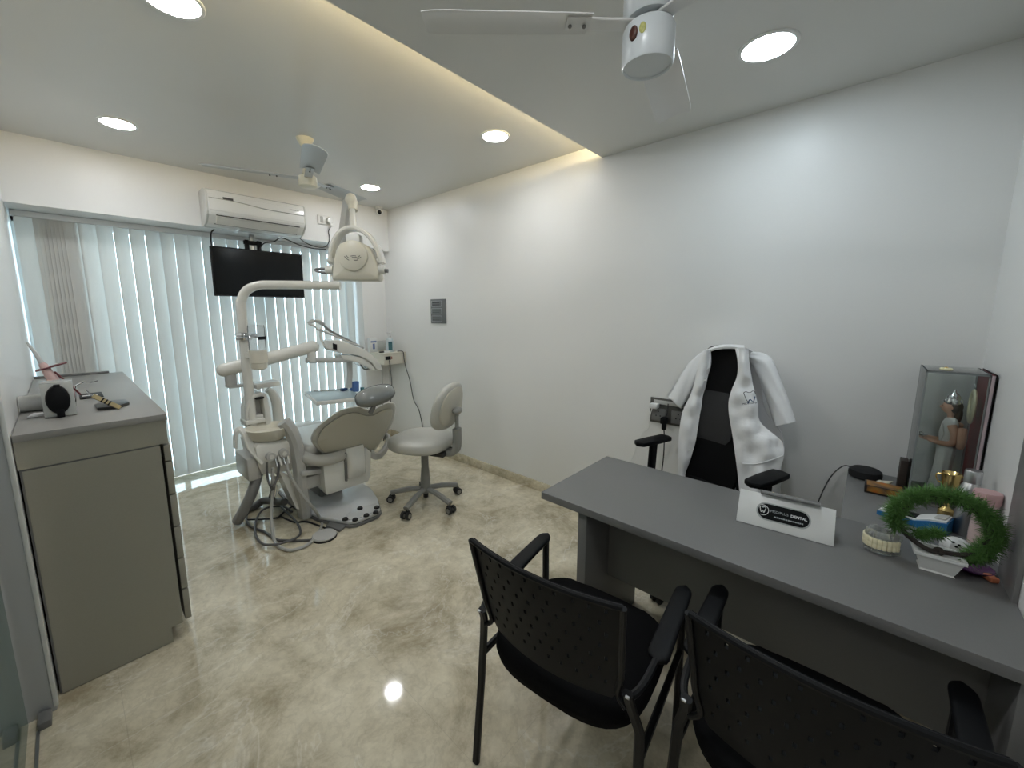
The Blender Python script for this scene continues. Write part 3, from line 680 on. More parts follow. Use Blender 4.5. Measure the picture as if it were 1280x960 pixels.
for s in (-1, 1):
    arm = MB().tube([(s*.036, 0, .325), (s*.050, -.012, .285), (s*.047, -.004, .25), (s*.034, .030, .246), (s*.024, .058, .252)], [.014, .0135, .012, .0095, .0075], 10).ell((s*.022, .064, .253), (.008, .011, .006))
    for q in range(4): arm.tube([(s*.022+(q-1.5)*.0036, .070, .253), (s*.022+(q-1.5)*.0036, .079, .255), (s*.022+(q-1.5)*.003, .085, .259)], .0019, 6)
    arm.tube([(s*.014, .062, .254), (s*.010, .070, .259)], .0021, 6)
    arm.build('arm', SKIN, stt, True)
    MB().tube([(s*.046, -.03, .315), (s*.075, -.028, .275), (s*.066, -.028, .245), (s*.045, -.025, .262)], [.014, .013, .011, .008], 10).build('rear_arm', SKIN, stt, True)
MB().lathe([(.001, .262), (.020, .262), (.022, .264), (.010, .266), (.009, .272), (.001, .276)], (0, .080, 0), seg=20).build('lamp_dish', SILV, stt, True)
fl = thing('paper_flower', 'tiny cream flower lying on top of the acrylic case', 'flower', (2.37, -.24, cz1+.004))
fb = MB()
for k in range(6): a = k*1.047; fb.ell((2.37+.011*math.cos(a), -.24+.011*math.sin(a), cz1+.013), (.009, .009, .006))
fb.build('petals', mat('cream_petal', (.75, .70, .45), .6), fl); MB().ell((2.37, -.24, cz1+.016), (.006, .006, .007)).build('flower_centre', GOLD, fl)

# ------------------------------------------------------------------ small things on the desk return
pk = thing('puck_speaker', 'round black puck-shaped speaker at the far end of the desk return', 'speaker', (2.565, -.052, DT))
MB().lathe([(.001, 0), (.054, 0), (.061, .006), (.063, .02), (.060, .036), (.050, .043), (.001, .044)], (2.565, -.052, DT+.001), seg=40).build('body', mat('black_knit', (.012, .012, .013), .75, bump=.3, bscale=500), pk)
MB().tube([(2.60, -.005, DT+.025), (2.615, .03, DT+.022), (2.58, .07, DT-.03), (2.50, .10, DT-.12), (2.45, .13, .45)], .003, 6).build('cable', WIRE, pk)
ib = thing('incense_box', 'dark box with an orange flower picture lying beside the black puck speaker', 'box', (2.38, -.115, DT))
MB().bb(2.345, 2.425, -.178, -.052, DT+.001, DT+.036, .002).build('box_body', mat('dark_box', (.020, .014, .012), .5), ib)
def flower_mat():
    m = mat('orange_flower_print', (.42, .20, .05), .45); nt = m.node_tree; b = nt.nodes['Principled BSDF']
    v = nt.nodes.new('ShaderNodeTexVoronoi'); v.inputs['Scale'].default_value = 22; tc = nt.nodes.new('ShaderNodeTexCoord'); nt.links.new(tc.outputs['Object'], v.inputs['Vector'])
    r = nt.nodes.new('ShaderNodeValToRGB'); e = r.color_ramp.elements; e[0].color = (.50, .11, .01, 1); e[1].color = (.13, .07, .035, 1); e[1].position = .75; k = e.new(.35); k.color = (.36, .17, .03, 1)
    nt.links.new(v.outputs['Distance'], r.inputs[0]); nt.links.new(r.outputs[0], b.inputs['Base Color']); return m
MB().bb(2.3435, 2.3448, -.170, -.060, DT+.010, DT+.034).build('picture_label', flower_mat(), ib)
MB().bb(2.35, 2.42, -.172, -.058, DT+.0362, DT+.0372).build('picture_top', flower_mat(), ib)
tag(MB().bb(2.44, 2.50, -.183, -.157, DT+.001, DT+.150, .003).build('wooden_block', mat('dark_wood', (.035, .026, .021), .5, var=.4, vscale=30), loc=(2.47, -.152, DT)), 'upright dark wooden block standing against the acrylic case', 'wooden block')
sh_ = MB().ell((2.46, -.105, DT+.018), (.022, .016, .016)).lathe([(.016, .0), (.010, .012), (.002, .03)], (2.46, -.120, DT+.022), (.0, -.8, .6), 14)
tag(sh_.build('sea_shell', mat('shell_cream', (.62, .58, .48), .5), loc=(2.46, -.105, DT)), 'small cream shell ornament between the orange box and the wooden block', 'ornament')
# card machine
t0, t1 = onz(1095, 643, DT), onz(1182, 672, DT)
td = (t1-t0); td.z = 0; TL = td.length; td.normalize(); tn = Vector((-td.y, td.x, 0)); tn = tn if tn.x > 0 else -tn
ct = thing('card_terminal', 'white and blue card payment terminal lying behind the bonsai', 'card terminal', t0+td*TL*.5+tn*.035)
BLUE = mat('blue_plastic', (.02, .15, .36), .35)
def tp(l, wd, z): return t0+td*l+tn*wd+Vector((0, 0, z-0))
def tring(l, w0, w1, z0, z1): return [tp(l, w0, z0), tp(l, w1, z0), tp(l, w1, z1), tp(l, (w0*.2+w1*.8), z1+.002), tp(l, (w0*.8+w1*.2), z1+.002), tp(l, w0, z1)]
MB().loft([tring(.0, .004, .076, .002, .016), tring(.01, 0, .08, .001, .020), tring(TL*.55, 0, .08, .001, .024), tring(TL*.75, -.002, .082, .001, .040), tring(TL, -.002, .082, .001, .050)]).build('lower_shell', BLUE, ct)
MB().loft([tring(.004, .004, .076, .018, .022), tring(TL*.55, .004, .076, .024, .029), tring(TL*.75, .003, .077, .040, .047), tring(TL-.004, .003, .077, .050, .056)]).build('upper_shell', WHITEM, ct)
MB().prism([tp(.035, .012, .0265), tp(.125, .012, .0305), tp(.125, .068, .0305), tp(.035, .068, .0265)], (0, 0, .002)).build('screen', SCREEN, ct)
MB().prism([tp(TL*.80, .014, .052), tp(TL*.95, .014, .058), tp(TL*.95, .066, .058), tp(TL*.80, .066, .052)], (0, 0, .003)).build('printer_lid', DENTG, ct)
# bottles and cups by the wall
def bottle(name, label, cat, x, y, prof, m1, capprof, m2, group=None):
    t = thing(name, label, cat, (x, y, DT)); MB().lathe(prof, (0, 0, .001), seg=32).build('body', m1, t, True); MB().lathe(capprof, (0, 0, .001), seg=32).build('cap', m2, t, True); return t
bottle('steel_bottle', 'brushed steel water bottle standing behind the ring bonsai', 'bottle', 2.135, -.322, [(.001, 0), (.028, 0), (.03, .004), (.03, .165), (.024, .185), (.019, .195), (.001, .195)], STEEL, [(.001, .195), (.022, .195), (.022, .235), (.020, .24), (.001, .24)], STEEL)
PINK = mat('dusty_pink_plastic', (.52, .33, .33), .4); PINKL = mat('pale_pink_plastic', (.62, .48, .46), .25)
bottle('tumbler', 'pale pink tumbler with a dusty pink lid against the wall', 'tumbler', 2.010, -.3405, [(.001, 0), (.024, 0), (.027, .004), (.028, .06), (.026, .12), (.029, .155), (.030, .17), (.001, .17)], PINKL, [(.001, .170), (.032, .170), (.033, .174), (.033, .205), (.031, .209), (.001, .209)], PINK)
tr_ = MB().lathe([(.001, 0), (.022, 0), (.022, .025), (.008, .04), (.006, .085), (.012, .105), (.024, .130), (.028, .175), (.026, .177), (.001, .15)], (2.28, -.29, DT+.001), seg=28)
for s in (-1, 1): tr_.tube([(2.28, -.29+s*.025, DT+.170), (2.28, -.29+s*.040, DT+.162), (2.28, -.29+s*.034, DT+.138), (2.28, -.29+s*.02, DT+.13)], .0025, 6)
tag(tr_.build('gold_cup', GOLD, loc=(2.28, -.29, DT)), 'small gold trophy cup in front of the acrylic case', 'trophy')
gb = thing('ribbed_ornament', 'white ribbed round ornament with dark marks beside the bonsai pot', 'ornament', (1.905, -.278, DT))
rg = []
for k in range(15):
    f = k/14; a = math.pi*f; r = .036*math.sin(a)**.8+.0005; rg.append([Vector((r*(1+.05*math.cos(12*q))*math.cos(q), r*(1+.05*math.cos(12*q))*math.sin(q), .034-.031*math.cos(a))) for q in [2*math.pi*j/48 for j in range(48)]])
MB().loft(rg).build('body', CER, gb, True)
md = (_C-Vector((1.905, -.278, DT+.04))).normalized()
for dx, dz in ((-.008, .012), (.006, .008), (.0, .000)):
    sd = Vector((0, 0, 1)).cross(md).normalized(); p = Vector((0, 0, .036))+md*.0355+sd*dx+Vector((0, 0, dz)); MB().ell(p, (.0042, .0042, .003)).build('dark_mark', BLACK, gb, True)
tag(MB().lathe([(.001, 0), (.028, 0), (.048, .010), (.052, .016), (.050, .017), (.030, .008), (.001, .006)], (1.835, -.302, DT+.001), seg=36).build('purple_dish', mat('purple_plastic', (.065, .018, .075), .25), loc=(1.835, -.302, DT)), 'shallow purple dish on the desk under the bonsai foliage', 'dish')
tag(MB().box((1.80, -.340, DT+.009), (.030, .022, .016), (0, 0, .5), .004).build('eraser', mat('orange_rubber', (.62, .20, .10), .6), loc=(1.80, -.34, DT)), 'small orange block by the wall at the end of the desk', 'eraser')
# ------------------------------------------------------------------ tall drawer cabinet on the left
CT = 1.10
cb = thing('drawer_cabinet', 'waist-high grey-brown laminate cabinet with drawers in front of the blinds', 'cabinet', (.05, 3.24, 0))
MB().bb(XL+.003, .275, 2.287, 4.185, CT-.028, CT, .0015).build('worktop', CABTOP, cb)
MB().bb(XL+.003, .268, 2.291, 2.309, .965, CT-.028).build('apron', CAB, cb)
MB().bb(XL+.006, .236, 2.296, 4.18, .085, CT-.028).build('carcass', DENTD, cb)  # shade of the gaps around the fronts is put into its dark colour
MB().prism([(XL+.013, 2.290, .003), (.195, 2.290, .003), (.195, 2.290, .078), (.238, 2.290, .078), (.238, 2.290, .958), (XL+.013, 2.290, .958)], (0, .0055, 0)).build('end_panel', CAB, cb)
MB().bb(XL+.006, .195, 2.305, 4.18, 0, .085).build('plinth', DENTD, cb)
zs = [.078, .238, .398, .558, .718, .878, .958]
for (y0, y1) in ((2.297, 2.92), (2.924, 3.55), (3.554, 4.18)):
    for a, b in zip(zs[:-1], zs[1:]):
        d = MB().bb(.250, .274, y0+.0015, y1-.0015, a+.0035, b-.0035, .001).build('drawer', CAB, cb)
MB().bb(.236, .262, 2.31, 4.18, .962, CT-.030).build('drawer_rail', CAB, cb)
MB().bb(XL+.003, .20, 4.165, 4.185, CT, CT+.016, .002).build('rear_ledge', DENTD, cb)

# ------------------------------------------------------------------ on the cabinet
CLB = mat('cloudy_plastic', (.62, .64, .62), .25, trans=.35, ior=1.2)
bx = thing('clear_box', 'clouded clear plastic box with a big black knob on the cabinet', 'box', (-.03, 2.45, CT))
MB().bb(-.100, .030, 2.405, 2.505, CT+.001, CT+.006, .002).bb(-.100, .030, 2.405, 2.505, CT+.116, CT+.124, .002).bb(-.100, -.094, 2.405, 2.505, CT+.004, CT+.12).bb(.024, .030, 2.405, 2.505, CT+.004, CT+.12).bb(-.1, .03, 2.499, 2.505, CT+.004, CT+.12).build('box_shell', CLB, bx)
fp = MB().bb(-.100, .030, 2.401, 2.405, CT+.004, CT+.12, .001).build('front_plate', mat('frosted_plastic', (.50, .52, .50), .35), bx)
kb = MB().lathe([(.001, 0), (.047, 0), (.050, .006), (.048, .020), (.040, .027), (.001, .030)], (-.037, 2.401, CT+.063), (0, -1, 0), 36)
kb.bb(-.050, -.018, 2.372, 2.395, CT+.002, CT+.03, .003).bb(-.048, -.02, 2.378, 2.40, CT+.095, CT+.116, .003)
kb.build('black_knob', BLACK, bx)
cy = thing('clear_roll', 'clear plastic roll lying on its side beside the black-knobbed box', 'roll', (-.15, 2.60, CT))
MB().lathe([(.030, 0), (.038, 0), (.038, .15), (.030, .15), (.030, 0)], (-.170, 2.60, CT+.039), (1, 0, 0), 32, False).build('roll_film', CLB, cy)
MB().lathe([(.012, 0), (.030, .0), (.030, .15), (.012, .15)], (-.168, 2.60, CT+.039), (1, 0, 0), 24, False).build('core', mat('grey_core', (.35, .35, .34), .5), cy)
# pink and white syringe-like bottle with a red flange
sy = thing('applicator_bottle', 'white nozzle bottle with a dark red flange leaning behind the clear box', 'bottle', (-.06, 2.56, CT))
ax = Vector((-.30, .0, .95)).normalized(); o = Vector((-.012, 2.56, CT+.03))
PKB = mat('pale_pink_bottle', (.66, .46, .44), .35); RED = mat('dark_red_plastic', (.13, .025, .03), .4)
MB().lathe([(.001, 0), (.022, 0), (.024, .01), (.020, .10), (.014, .18), (.009, .19), (.001, .19)], o, ax, 24).build('body', PKB, sy)
MB().tube([o+ax*.19, o+ax*.235, o+ax*.28+Vector((-.006, 0, .01))], [.009, .007, .004], 12).build('nozzle', mat('grey_white_plastic', (.58, .58, .57), .4), sy)
fl_ax = Vector((.33, -.10, .94)).normalized()
MB().box(o+ax*.165+Vector((.02, 0, .004)), (.105, .05, .006), Matrix.Rotation(R(-17), 3, 'Y'), .0025).build('flange', RED, sy)
MB().tube([o+ax*.145+Vector((.02, -.01, 0)), o+Vector((.010, -.012, .085)), o+Vector((.048, -.014, .02))], .004, 8).build('strap', RED, sy)
tl = MB().tube([(.03, 2.62, CT+.10), (.06, 2.62, CT+.115), (.085, 2.62, CT+.112), (.11, 2.62, CT+.117)], .0035, 8).tube([(.03, 2.62, CT+.10), (.025, 2.62, CT+.05), (.02, 2.62, CT+.004)], .005, 8)
tag(tl.build('mirror_handle', CHROME, loc=(.03, 2.62, CT)), 'thin metal instrument standing behind the clear box', 'instrument')
bd = thing('black_pouch', 'flat black angular pad lying on the cabinet right of the clear box', 'pouch', (.10, 2.50, CT))
MB().prism([(.02, 2.44, CT+.001), (.09, 2.42, CT+.001), (.135, 2.50, CT+.001), (.128, 2.60, CT+.001), (.07, 2.62, CT+.001), (.015, 2.56, CT+.001)], (0, 0, .014), .003).build('body', mat('black_vinyl', (.022, .022, .022), .3), bd)
pn = thing('gold_clip', 'gold and black banded clip leaning across the black pad', 'clip', (.07, 2.42, CT))
q0, q1 = Vector((.018, 2.40, CT+.075)), Vector((.102, 2.385, CT+.006)); BR = mat('antique_gold', (.30, .25, .14), .4, metal=.5)
MB().bar([q0, q1], .020, .006, (.3, -1, .4)).build('shaft', BR, pn)
for f in (.32, .45, .58): MB().bar([q0.lerp(q1, f), q0.lerp(q1, f+.05)], .022, .008, (.3, -1, .4)).build('band', BLACK, pn)
MB().tube([q0, q0+Vector((-.012, 0, .015)), q0+Vector((-.02, .005, .03))], .0035, 8).build('hook', CHROME, pn)
for _o, _v in ((bx, (-.012, .150, 0)), (cy, (0, .20, 0)), (sy, (-.012, .17, .015)), (bd, (.048, .150, 0)), (pn, (.040, .150, .004)), (D.objects['mirror_handle'], (-.02, .17, 0))): _o.location += Vector(_v)
bx.scale = (.74, .9, 1.24)
cd = thing('black_card', 'small black card with a white bar lying on the cabinet', 'card', (.10, 2.95, CT))
MB().bb(.02, .11, 2.99, 3.17, CT+.001, CT+.006, .002).build('body', BLACK, cd); MB().bb(.030, .090, 3.06, 3.09, CT+.006, CT+.0068).build('white_bar', WHITEM, cd)
tag(MB().prism([(-.145, 2.62, CT+.001), (-.095, 2.63, CT+.001), (-.10, 2.69, CT+.001), (-.13, 2.70, CT+.001)], (0, 0, .008), .002).build('paper_slip', CLOTH, loc=(-.1, 2.46, CT)), 'small folded white slip in front of the clear roll', 'paper')

# ------------------------------------------------------------------ air conditioner on the beam
ac = thing('air_conditioner', 'white wall-mounted split air conditioner above the television', 'air conditioner', (1.27, YB, 2.25))
AX0, AX1 = .885, 1.665; AZ0, AZ1 = 2.262, 2.548; AY = YB-.205
ACW = mat('ac_white', (.78, .78, .75), .22)
prof = [(YB-.001, AZ1-.005), (YB-.14, AZ1), (AY+.01, AZ1-.02), (AY, AZ1-.045), (AY-.004, AZ0+.10), (AY+.012, AZ0+.075), (AY+.085, AZ0+.015), (YB-.06, AZ0), (YB-.001, AZ0)]
MB().prism([(AX0+.015, y, z) for y, z in prof], (AX1-AX0-.03, 0, 0), .004).build('body', ACW, ac)
for xs in (AX0, AX1-.016):
    MB().prism([(xs, y, z) for y, z in prof], (.016, 0, 0), .005).build('end_cap', mat('ac_side', (.60, .60, .57), .3) if xs == AX0 else D.materials['ac_side'], ac)
fp = MB().bb(AX0+.018, AX1-.018, AY-.010, AY-.001, AZ0+.108, AZ1-.05, .004).build('front_panel', ACW, ac)
MB().tube([(AX0+.02+.74*k/20, AY-.011, AZ1-.095-.012*math.tanh((k-8)/3)) for k in range(21)], .0028, 6, n=2).build('chrome_line', CHROME, ac)
lv = MB().prism([(AX0+.07, AY+.018, AZ0+.062), (AX0+.07, AY+.023, AZ0+.066), (AX0+.07, AY+.082, AZ0+.018), (AX0+.07, AY+.078, AZ0+.012)], (AX1-AX0-.14, 0, 0)).build('louvre', ACW, ac)
MB().bb(AX0+.065, AX1-.06, AY+.004, AY+.012, AZ0+.072, AZ0+.078).build('outlet_slot', RUBBER, ac)
MB().box(((AX0+AX1)/2, AY+.078, AZ0+.0165), (AX1-AX0-.13, .006, .008), None).build('outlet_slot', RUBBER, ac)
MB().bb(AX0+.118, AX0+.192, AY-.0112, AY-.0098, AZ1-.082, AZ1-.064).build('badge', mat('dark_badge', (.05, .05, .05), .3), ac)
im = MB()
for k in range(7): im.bb(AX1-.145+.012*k, AX1-.136+.012*k, AY-.0112, AY-.0098, AZ1-.076, AZ1-.066)
im.build('grey_mark', DENTG, ac)

# ------------------------------------------------------------------ television
TY = YB-.02
tv = thing('television', 'black flat television hanging below the air conditioner', 'television', (1.28, TY, 1.88))
ta_ = R(5.5)
TX0, TX1, TZ0, TZ1 = .922, 1.672, 1.690, 2.112
tf = MB().bb(TX0, TX1, TY-.012, TY+.03, TZ0, TZ1, .006).bb(TX0+.10, TX1-.1, TY+.03, TY+.055, TZ0+.04, TZ1-.1, .01).build('casing', BLACK, tv)
MB().bb(TX0+.010, TX1-.010, TY-.0135, TY-.0122, TZ0+.018, TZ1-.010).build('screen', SCREEN, tv)
MB().bb(TX0+.004, TX1-.004, TY-.0138, TY-.012, TZ0+.003, TZ0+.009).build('chin_strip', mat('dark_chrome', (.06, .06, .065), .2, metal=.5), tv)
br = thing('tv_bracket', 'black ceiling bracket with a steel pole holding the television', 'bracket', (1.28, YB+.06, 2.2))
MB().bb(1.262, 1.298, YB+.08, YB+.11, 2.02, 2.262, .003).build('pole', STEEL, br)
for x in (1.225, 1.325): MB().bb(x-.016, x+.016, YB+.045, YB+.075, 1.90, 2.205, .003).build('side_arm', BLACK, br)
MB().bb(1.20, 1.35, YB+.05, YB+.07, 2.165, 2.20, .003).build('cross_bar', BLACK, br)
MB().bb(1.24, 1.32, YB+.04, YB+.12, 1.90, 2.03, .003).build('mount_plate', BLACK, br)
def cable(pts, label, r=.004, m=WIRE, name='cable', cat='cable', group=None):
    return tag(MB().tube(pts, r, 8).build(name, m, loc=pts[0]), label, cat, group)
cable([(.985, YB+.06, 2.262), (.955, YB+.05, 2.22), (.948, YB+.04, 2.10)], 'short black cable dropping behind the left end of the television', .006)
cable([(1.31, YB+.05, 2.10), (1.36, YB+.04, 2.185), (1.45, YB+.03, 2.215), (1.52, YB+.02, 2.255), (1.66, YB-.01, 2.205), (1.80, YB-.012, 2.185), (1.93, YB+.0, 2.192)], 'black cable sagging from the television bracket towards the lamp', .005)
cable([(1.64, YB-.03, 2.285), (1.72, YB-.012, 2.235), (1.82, YB-.012, 2.205), (1.92, YB-.012, 2.215), (1.97, YB-.012, 2.29), (1.965, YB-.012, 2.37), (1.985, YB-.02, 2.42)], 'black power cable from the air conditioner up to its socket', .004)
so = thing('ac_socket', 'white switched socket with a round plug beside the air conditioner', 'wall socket', (1.95, YB, 2.48))
MB().bb(1.865, 2.03, YB-.014, YB-.001, 2.435, 2.525, .004).build('plate', ACW, so)
MB().bb(1.885, 1.915, YB-.019, YB-.014, 2.45, 2.51, .003).build('rocker', mat('socket_grey', (.45, .45, .43), .4), so)
MB().lathe([(.001, .0), (.033, 0), (.034, .02), (.028, .036), (.001, .040)], (1.975, YB-.014, 2.478), (0, -1, 0), 24).box((1.985, YB-.035, 2.435), (.022, .022, .035), None, .005).build('plug', ACW, so)
dm = thing('dome_camera', 'small white dome security camera in the ceiling corner', 'security camera', (2.535, YB-.06, ZH))
MB().lathe([(.045, 0), (.045, -.012), (.040, -.02), (.001, -.02)], (2.535, YB-.06, ZH-.001), seg=28).build('mount', ACW, dm)
hb = MB().ell((2.535, YB-.065, ZH-.052), (.040, .040, .036)).build('housing', ACW, dm)
dv = (_C-Vector((2.535, YB-.065, ZH-.052))).normalized(); MB().lathe([(.001, .030), (.022, .030), (.021, .040), (.015, .043), (.001, .0435)], Vector((2.535, YB-.065, ZH-.054)), dv, 24).build('lens', SCREEN, dm)

# ------------------------------------------------------------------ grey wall plaque
pq_ = thing('wall_plaque', 'small grey rectangular plaque with three framed rows of lettering on the long wall', 'plaque', (XR, 3.325, 1.555))
PG = mat('plaque_grey', (.155, .165, .17), .4); PLN = mat('plaque_line', (.50, .52, .53), .4)
MB().bb(XR-.012, XR-.001, 3.205, 3.448, 1.432, 1.682, .002).build('board', PG, pq_)
for i, zc in enumerate((1.635, 1.557, 1.48)):
    f = MB(); y0, y1, h = 3.262, 3.430, .030
    f.bb(XR-.0145, XR-.012, y0, y1, zc+h-.003, zc+h).bb(XR-.0145, XR-.012, y0, y1, zc-h, zc-h+.003).bb(XR-.0145, XR-.012, y1-.003, y1, zc-h, zc+h).bb(XR-.0145, XR-.012, y0, y0+.003, zc-h, zc+h)
    f.build('row_frame', PLN, pq_)
    b = MB()
    rnd = random.Random(i)
    for l in range(2): b.bb(XR-.0135, XR-.012, 3.275+.03*rnd.random(), 3.415, zc+.010-.022*l-.004, zc+.010-.022*l+.004)
    b.build('row_lettering', mat('plaque_text_%d' % i, [(.04, .04, .05), (.09, .10, .10), (.11, .12, .12)][i], .5), pq_)

# ------------------------------------------------------------------ corner shelf box with bottles
SX0, SX1, SY0, SY1, SZ0, SZ1 = 2.385, 2.672, 3.95, 4.33, .960, 1.082
sbx = thing('wall_box', 'cream wall-mounted equipment box in the far corner carrying bottles', 'cabinet', (2.55, 4.18, SZ0))
MB().bb(SX0, SX1, SY0, SY1, SZ0, SZ1, .006).build('body', CREAM, sbx)
MB().bb(SX0-.004, SX1, SY0-.006, SY1, SZ1, SZ1+.012, .003).build('lid', CREAM, sbx)
MB().bb(2.402, 2.470, SY0-.003, SY0-.0002, 1.018, 1.058).build('display_window', SCREEN, sbx)
MB().bb(2.476, 2.488, SY0-.003, SY0-.0002, 1.022, 1.053).build('red_button', mat('dull_red', (.30, .10, .08), .5), sbx)
cable([(2.445, SY0-.012, 1.015), (2.45, SY0-.014, .93), (2.46, SY0-.012, .70), (2.47, 4.06, .3), (2.48, 4.2, .01)], 'grey tube hanging straight down from the corner box window', .006, HOSED)
cable([(2.42, 4.06, .960), (2.41, 4.05, .8), (2.41, 4.06, .5), (2.42, 4.2, .01)], 'second grey tube hanging under the corner box', .005, HOSE)
cable([(2.60, SY0+.06, SZ1+.018), (2.632, SY0-.005, SZ1+.012), (2.640, SY0-.012, 1.0), (2.650, 3.92, .90), (2.655, 3.86, .76), (2.655, 3.80, .55), (2.658, 3.70, .42), (2.66, 3.62, .12), (2.655, 3.60, .01)], 'black cable running from the corner box down the long wall', .0045)
TEAL = mat('teal_label', (.06, .17, .19), .5); BLUEL = mat('blue_label', (.16, .22, .42), .5)
b1 = thing('sanitizer_bottle', 'white and teal pump bottle standing at the right on the corner box', 'bottle', (2.535, 4.06, SZ1+.012))
b1.scale = (1.3, 1.3, 1.22)
MB().lathe([(.001, 0), (.032, 0), (.034, .005), (.034, .10), (.026, .125), (.012, .132), (.001, .132)], (0, 0, .0005), seg=24).build('body', mat('milky_bottle', (.55, .62, .64), .3), b1, True)
MB().lathe([(.0345, .02), (.0345, .095)], (0, 0, .0005), seg=24, caps=False).build('label_band', mat('bottle_label', (.62, .70, .72), .4), b1, True)
MB().bb(-.0365, .002, -.036, -.0338, .02, .10).build('label_stripe', TEAL, b1, True)
MB().lathe([(.014, .132), (.016, .15), (.007, .155), (.006, .175)], (0, 0, 0), seg=16).box((-.008, -.008, .182), (.05, .016, .014), None, .004).build('pump', WHITEM, b1, True)
b2 = thing('glove_carton', 'small white carton with dark blue print at the left on the corner box', 'carton', (2.388, 4.19, SZ1+.012))
b2.scale = (1.35, 1.2, 1.2)
MB().bb(-.034, .034, -.025, .025, .001, .135, .003).build('body', WHITEM, b2, True); MB().bb(-.026, .026, -.0262, -.025, .092, .108).bb(-.010, .010, -.0262, -.025, .03, .082).build('print', BLUEL, b2, True)
bsk = thing('wire_rack', 'low clear acrylic rack on the corner box between carton and pump bottle', 'rack', (2.53, 4.22, SZ1+.012))
rk = MB().tube([(2.42, 4.28, SZ1+.125), (2.42, 4.22, SZ1+.125)], .004, 6, False).tube([(2.41, 4.28, SZ1+.125), (2.64, 4.28, SZ1+.125)], .005, 6, False).tube([(2.41, 4.28, SZ1+.125), (2.41, 4.28, SZ1+.013)], .004, 6, False).tube([(2.64, 4.28, SZ1+.125), (2.64, 4.28, SZ1+.013)], .004, 6, False)
rk.build('rail', STEEL, bsk); MB().bb(2.415, 2.635, 4.276, 4.28, SZ1+.015, SZ1+.115).build('screen_panel', CLEAR, bsk)
tag(MB().box((2.45, 3.985, SZ1+.023), (.055, .045, .022), None, .005).build('soap_block', WHITEM, loc=(2.45, 3.985, SZ1+.012)), 'small white block on the corner box in front of the pump bottle', 'block')
tag(MB().bb(2.40, 2.47, 4.05, 4.08, SZ1+.0125, SZ1+.024, .003).build('black_tool', BLACK, loc=(2.43, 4.06, SZ1+.012)), 'small black tool lying on the front edge of the corner box', 'tool')
# ------------------------------------------------------------------ ceiling fans
def blade(mb, L0, L1, w0, w1, pitch, z):
    rows = []
    for k in range(15):
        f = k/14; r = L0+(L1-L0)*f; w = np.interp(f, [0, .15, .9, 1], [w0, w0*1.05, w1, w1*.86]); row = []
        for j in range(7):
            s = j/6-.5; c = .10*w*(1-4*s*s)
            row.append(Vector((r+(.0 if f < 1 else -.01*abs(s)), s*w*math.cos(pitch), z+s*w*math.sin(pitch)+c)))
        rows.append(row)
    return mb.sheet(rows, .0025)
FANW = mat('fan_white', (.62, .66, .68), .3); FANL = mat('fan_blade_white', (.70, .70, .69), .35); FANC = mat('fan_cream', (.72, .69, .56), .3); FANB = mat('fan_blade_grey', (.50, .52, .53), .35)
def rotz(v, a): c, s = math.cos(a), math.sin(a); return Vector((c*v[0]-s*v[1], s*v[0]+c*v[1], v[2]))
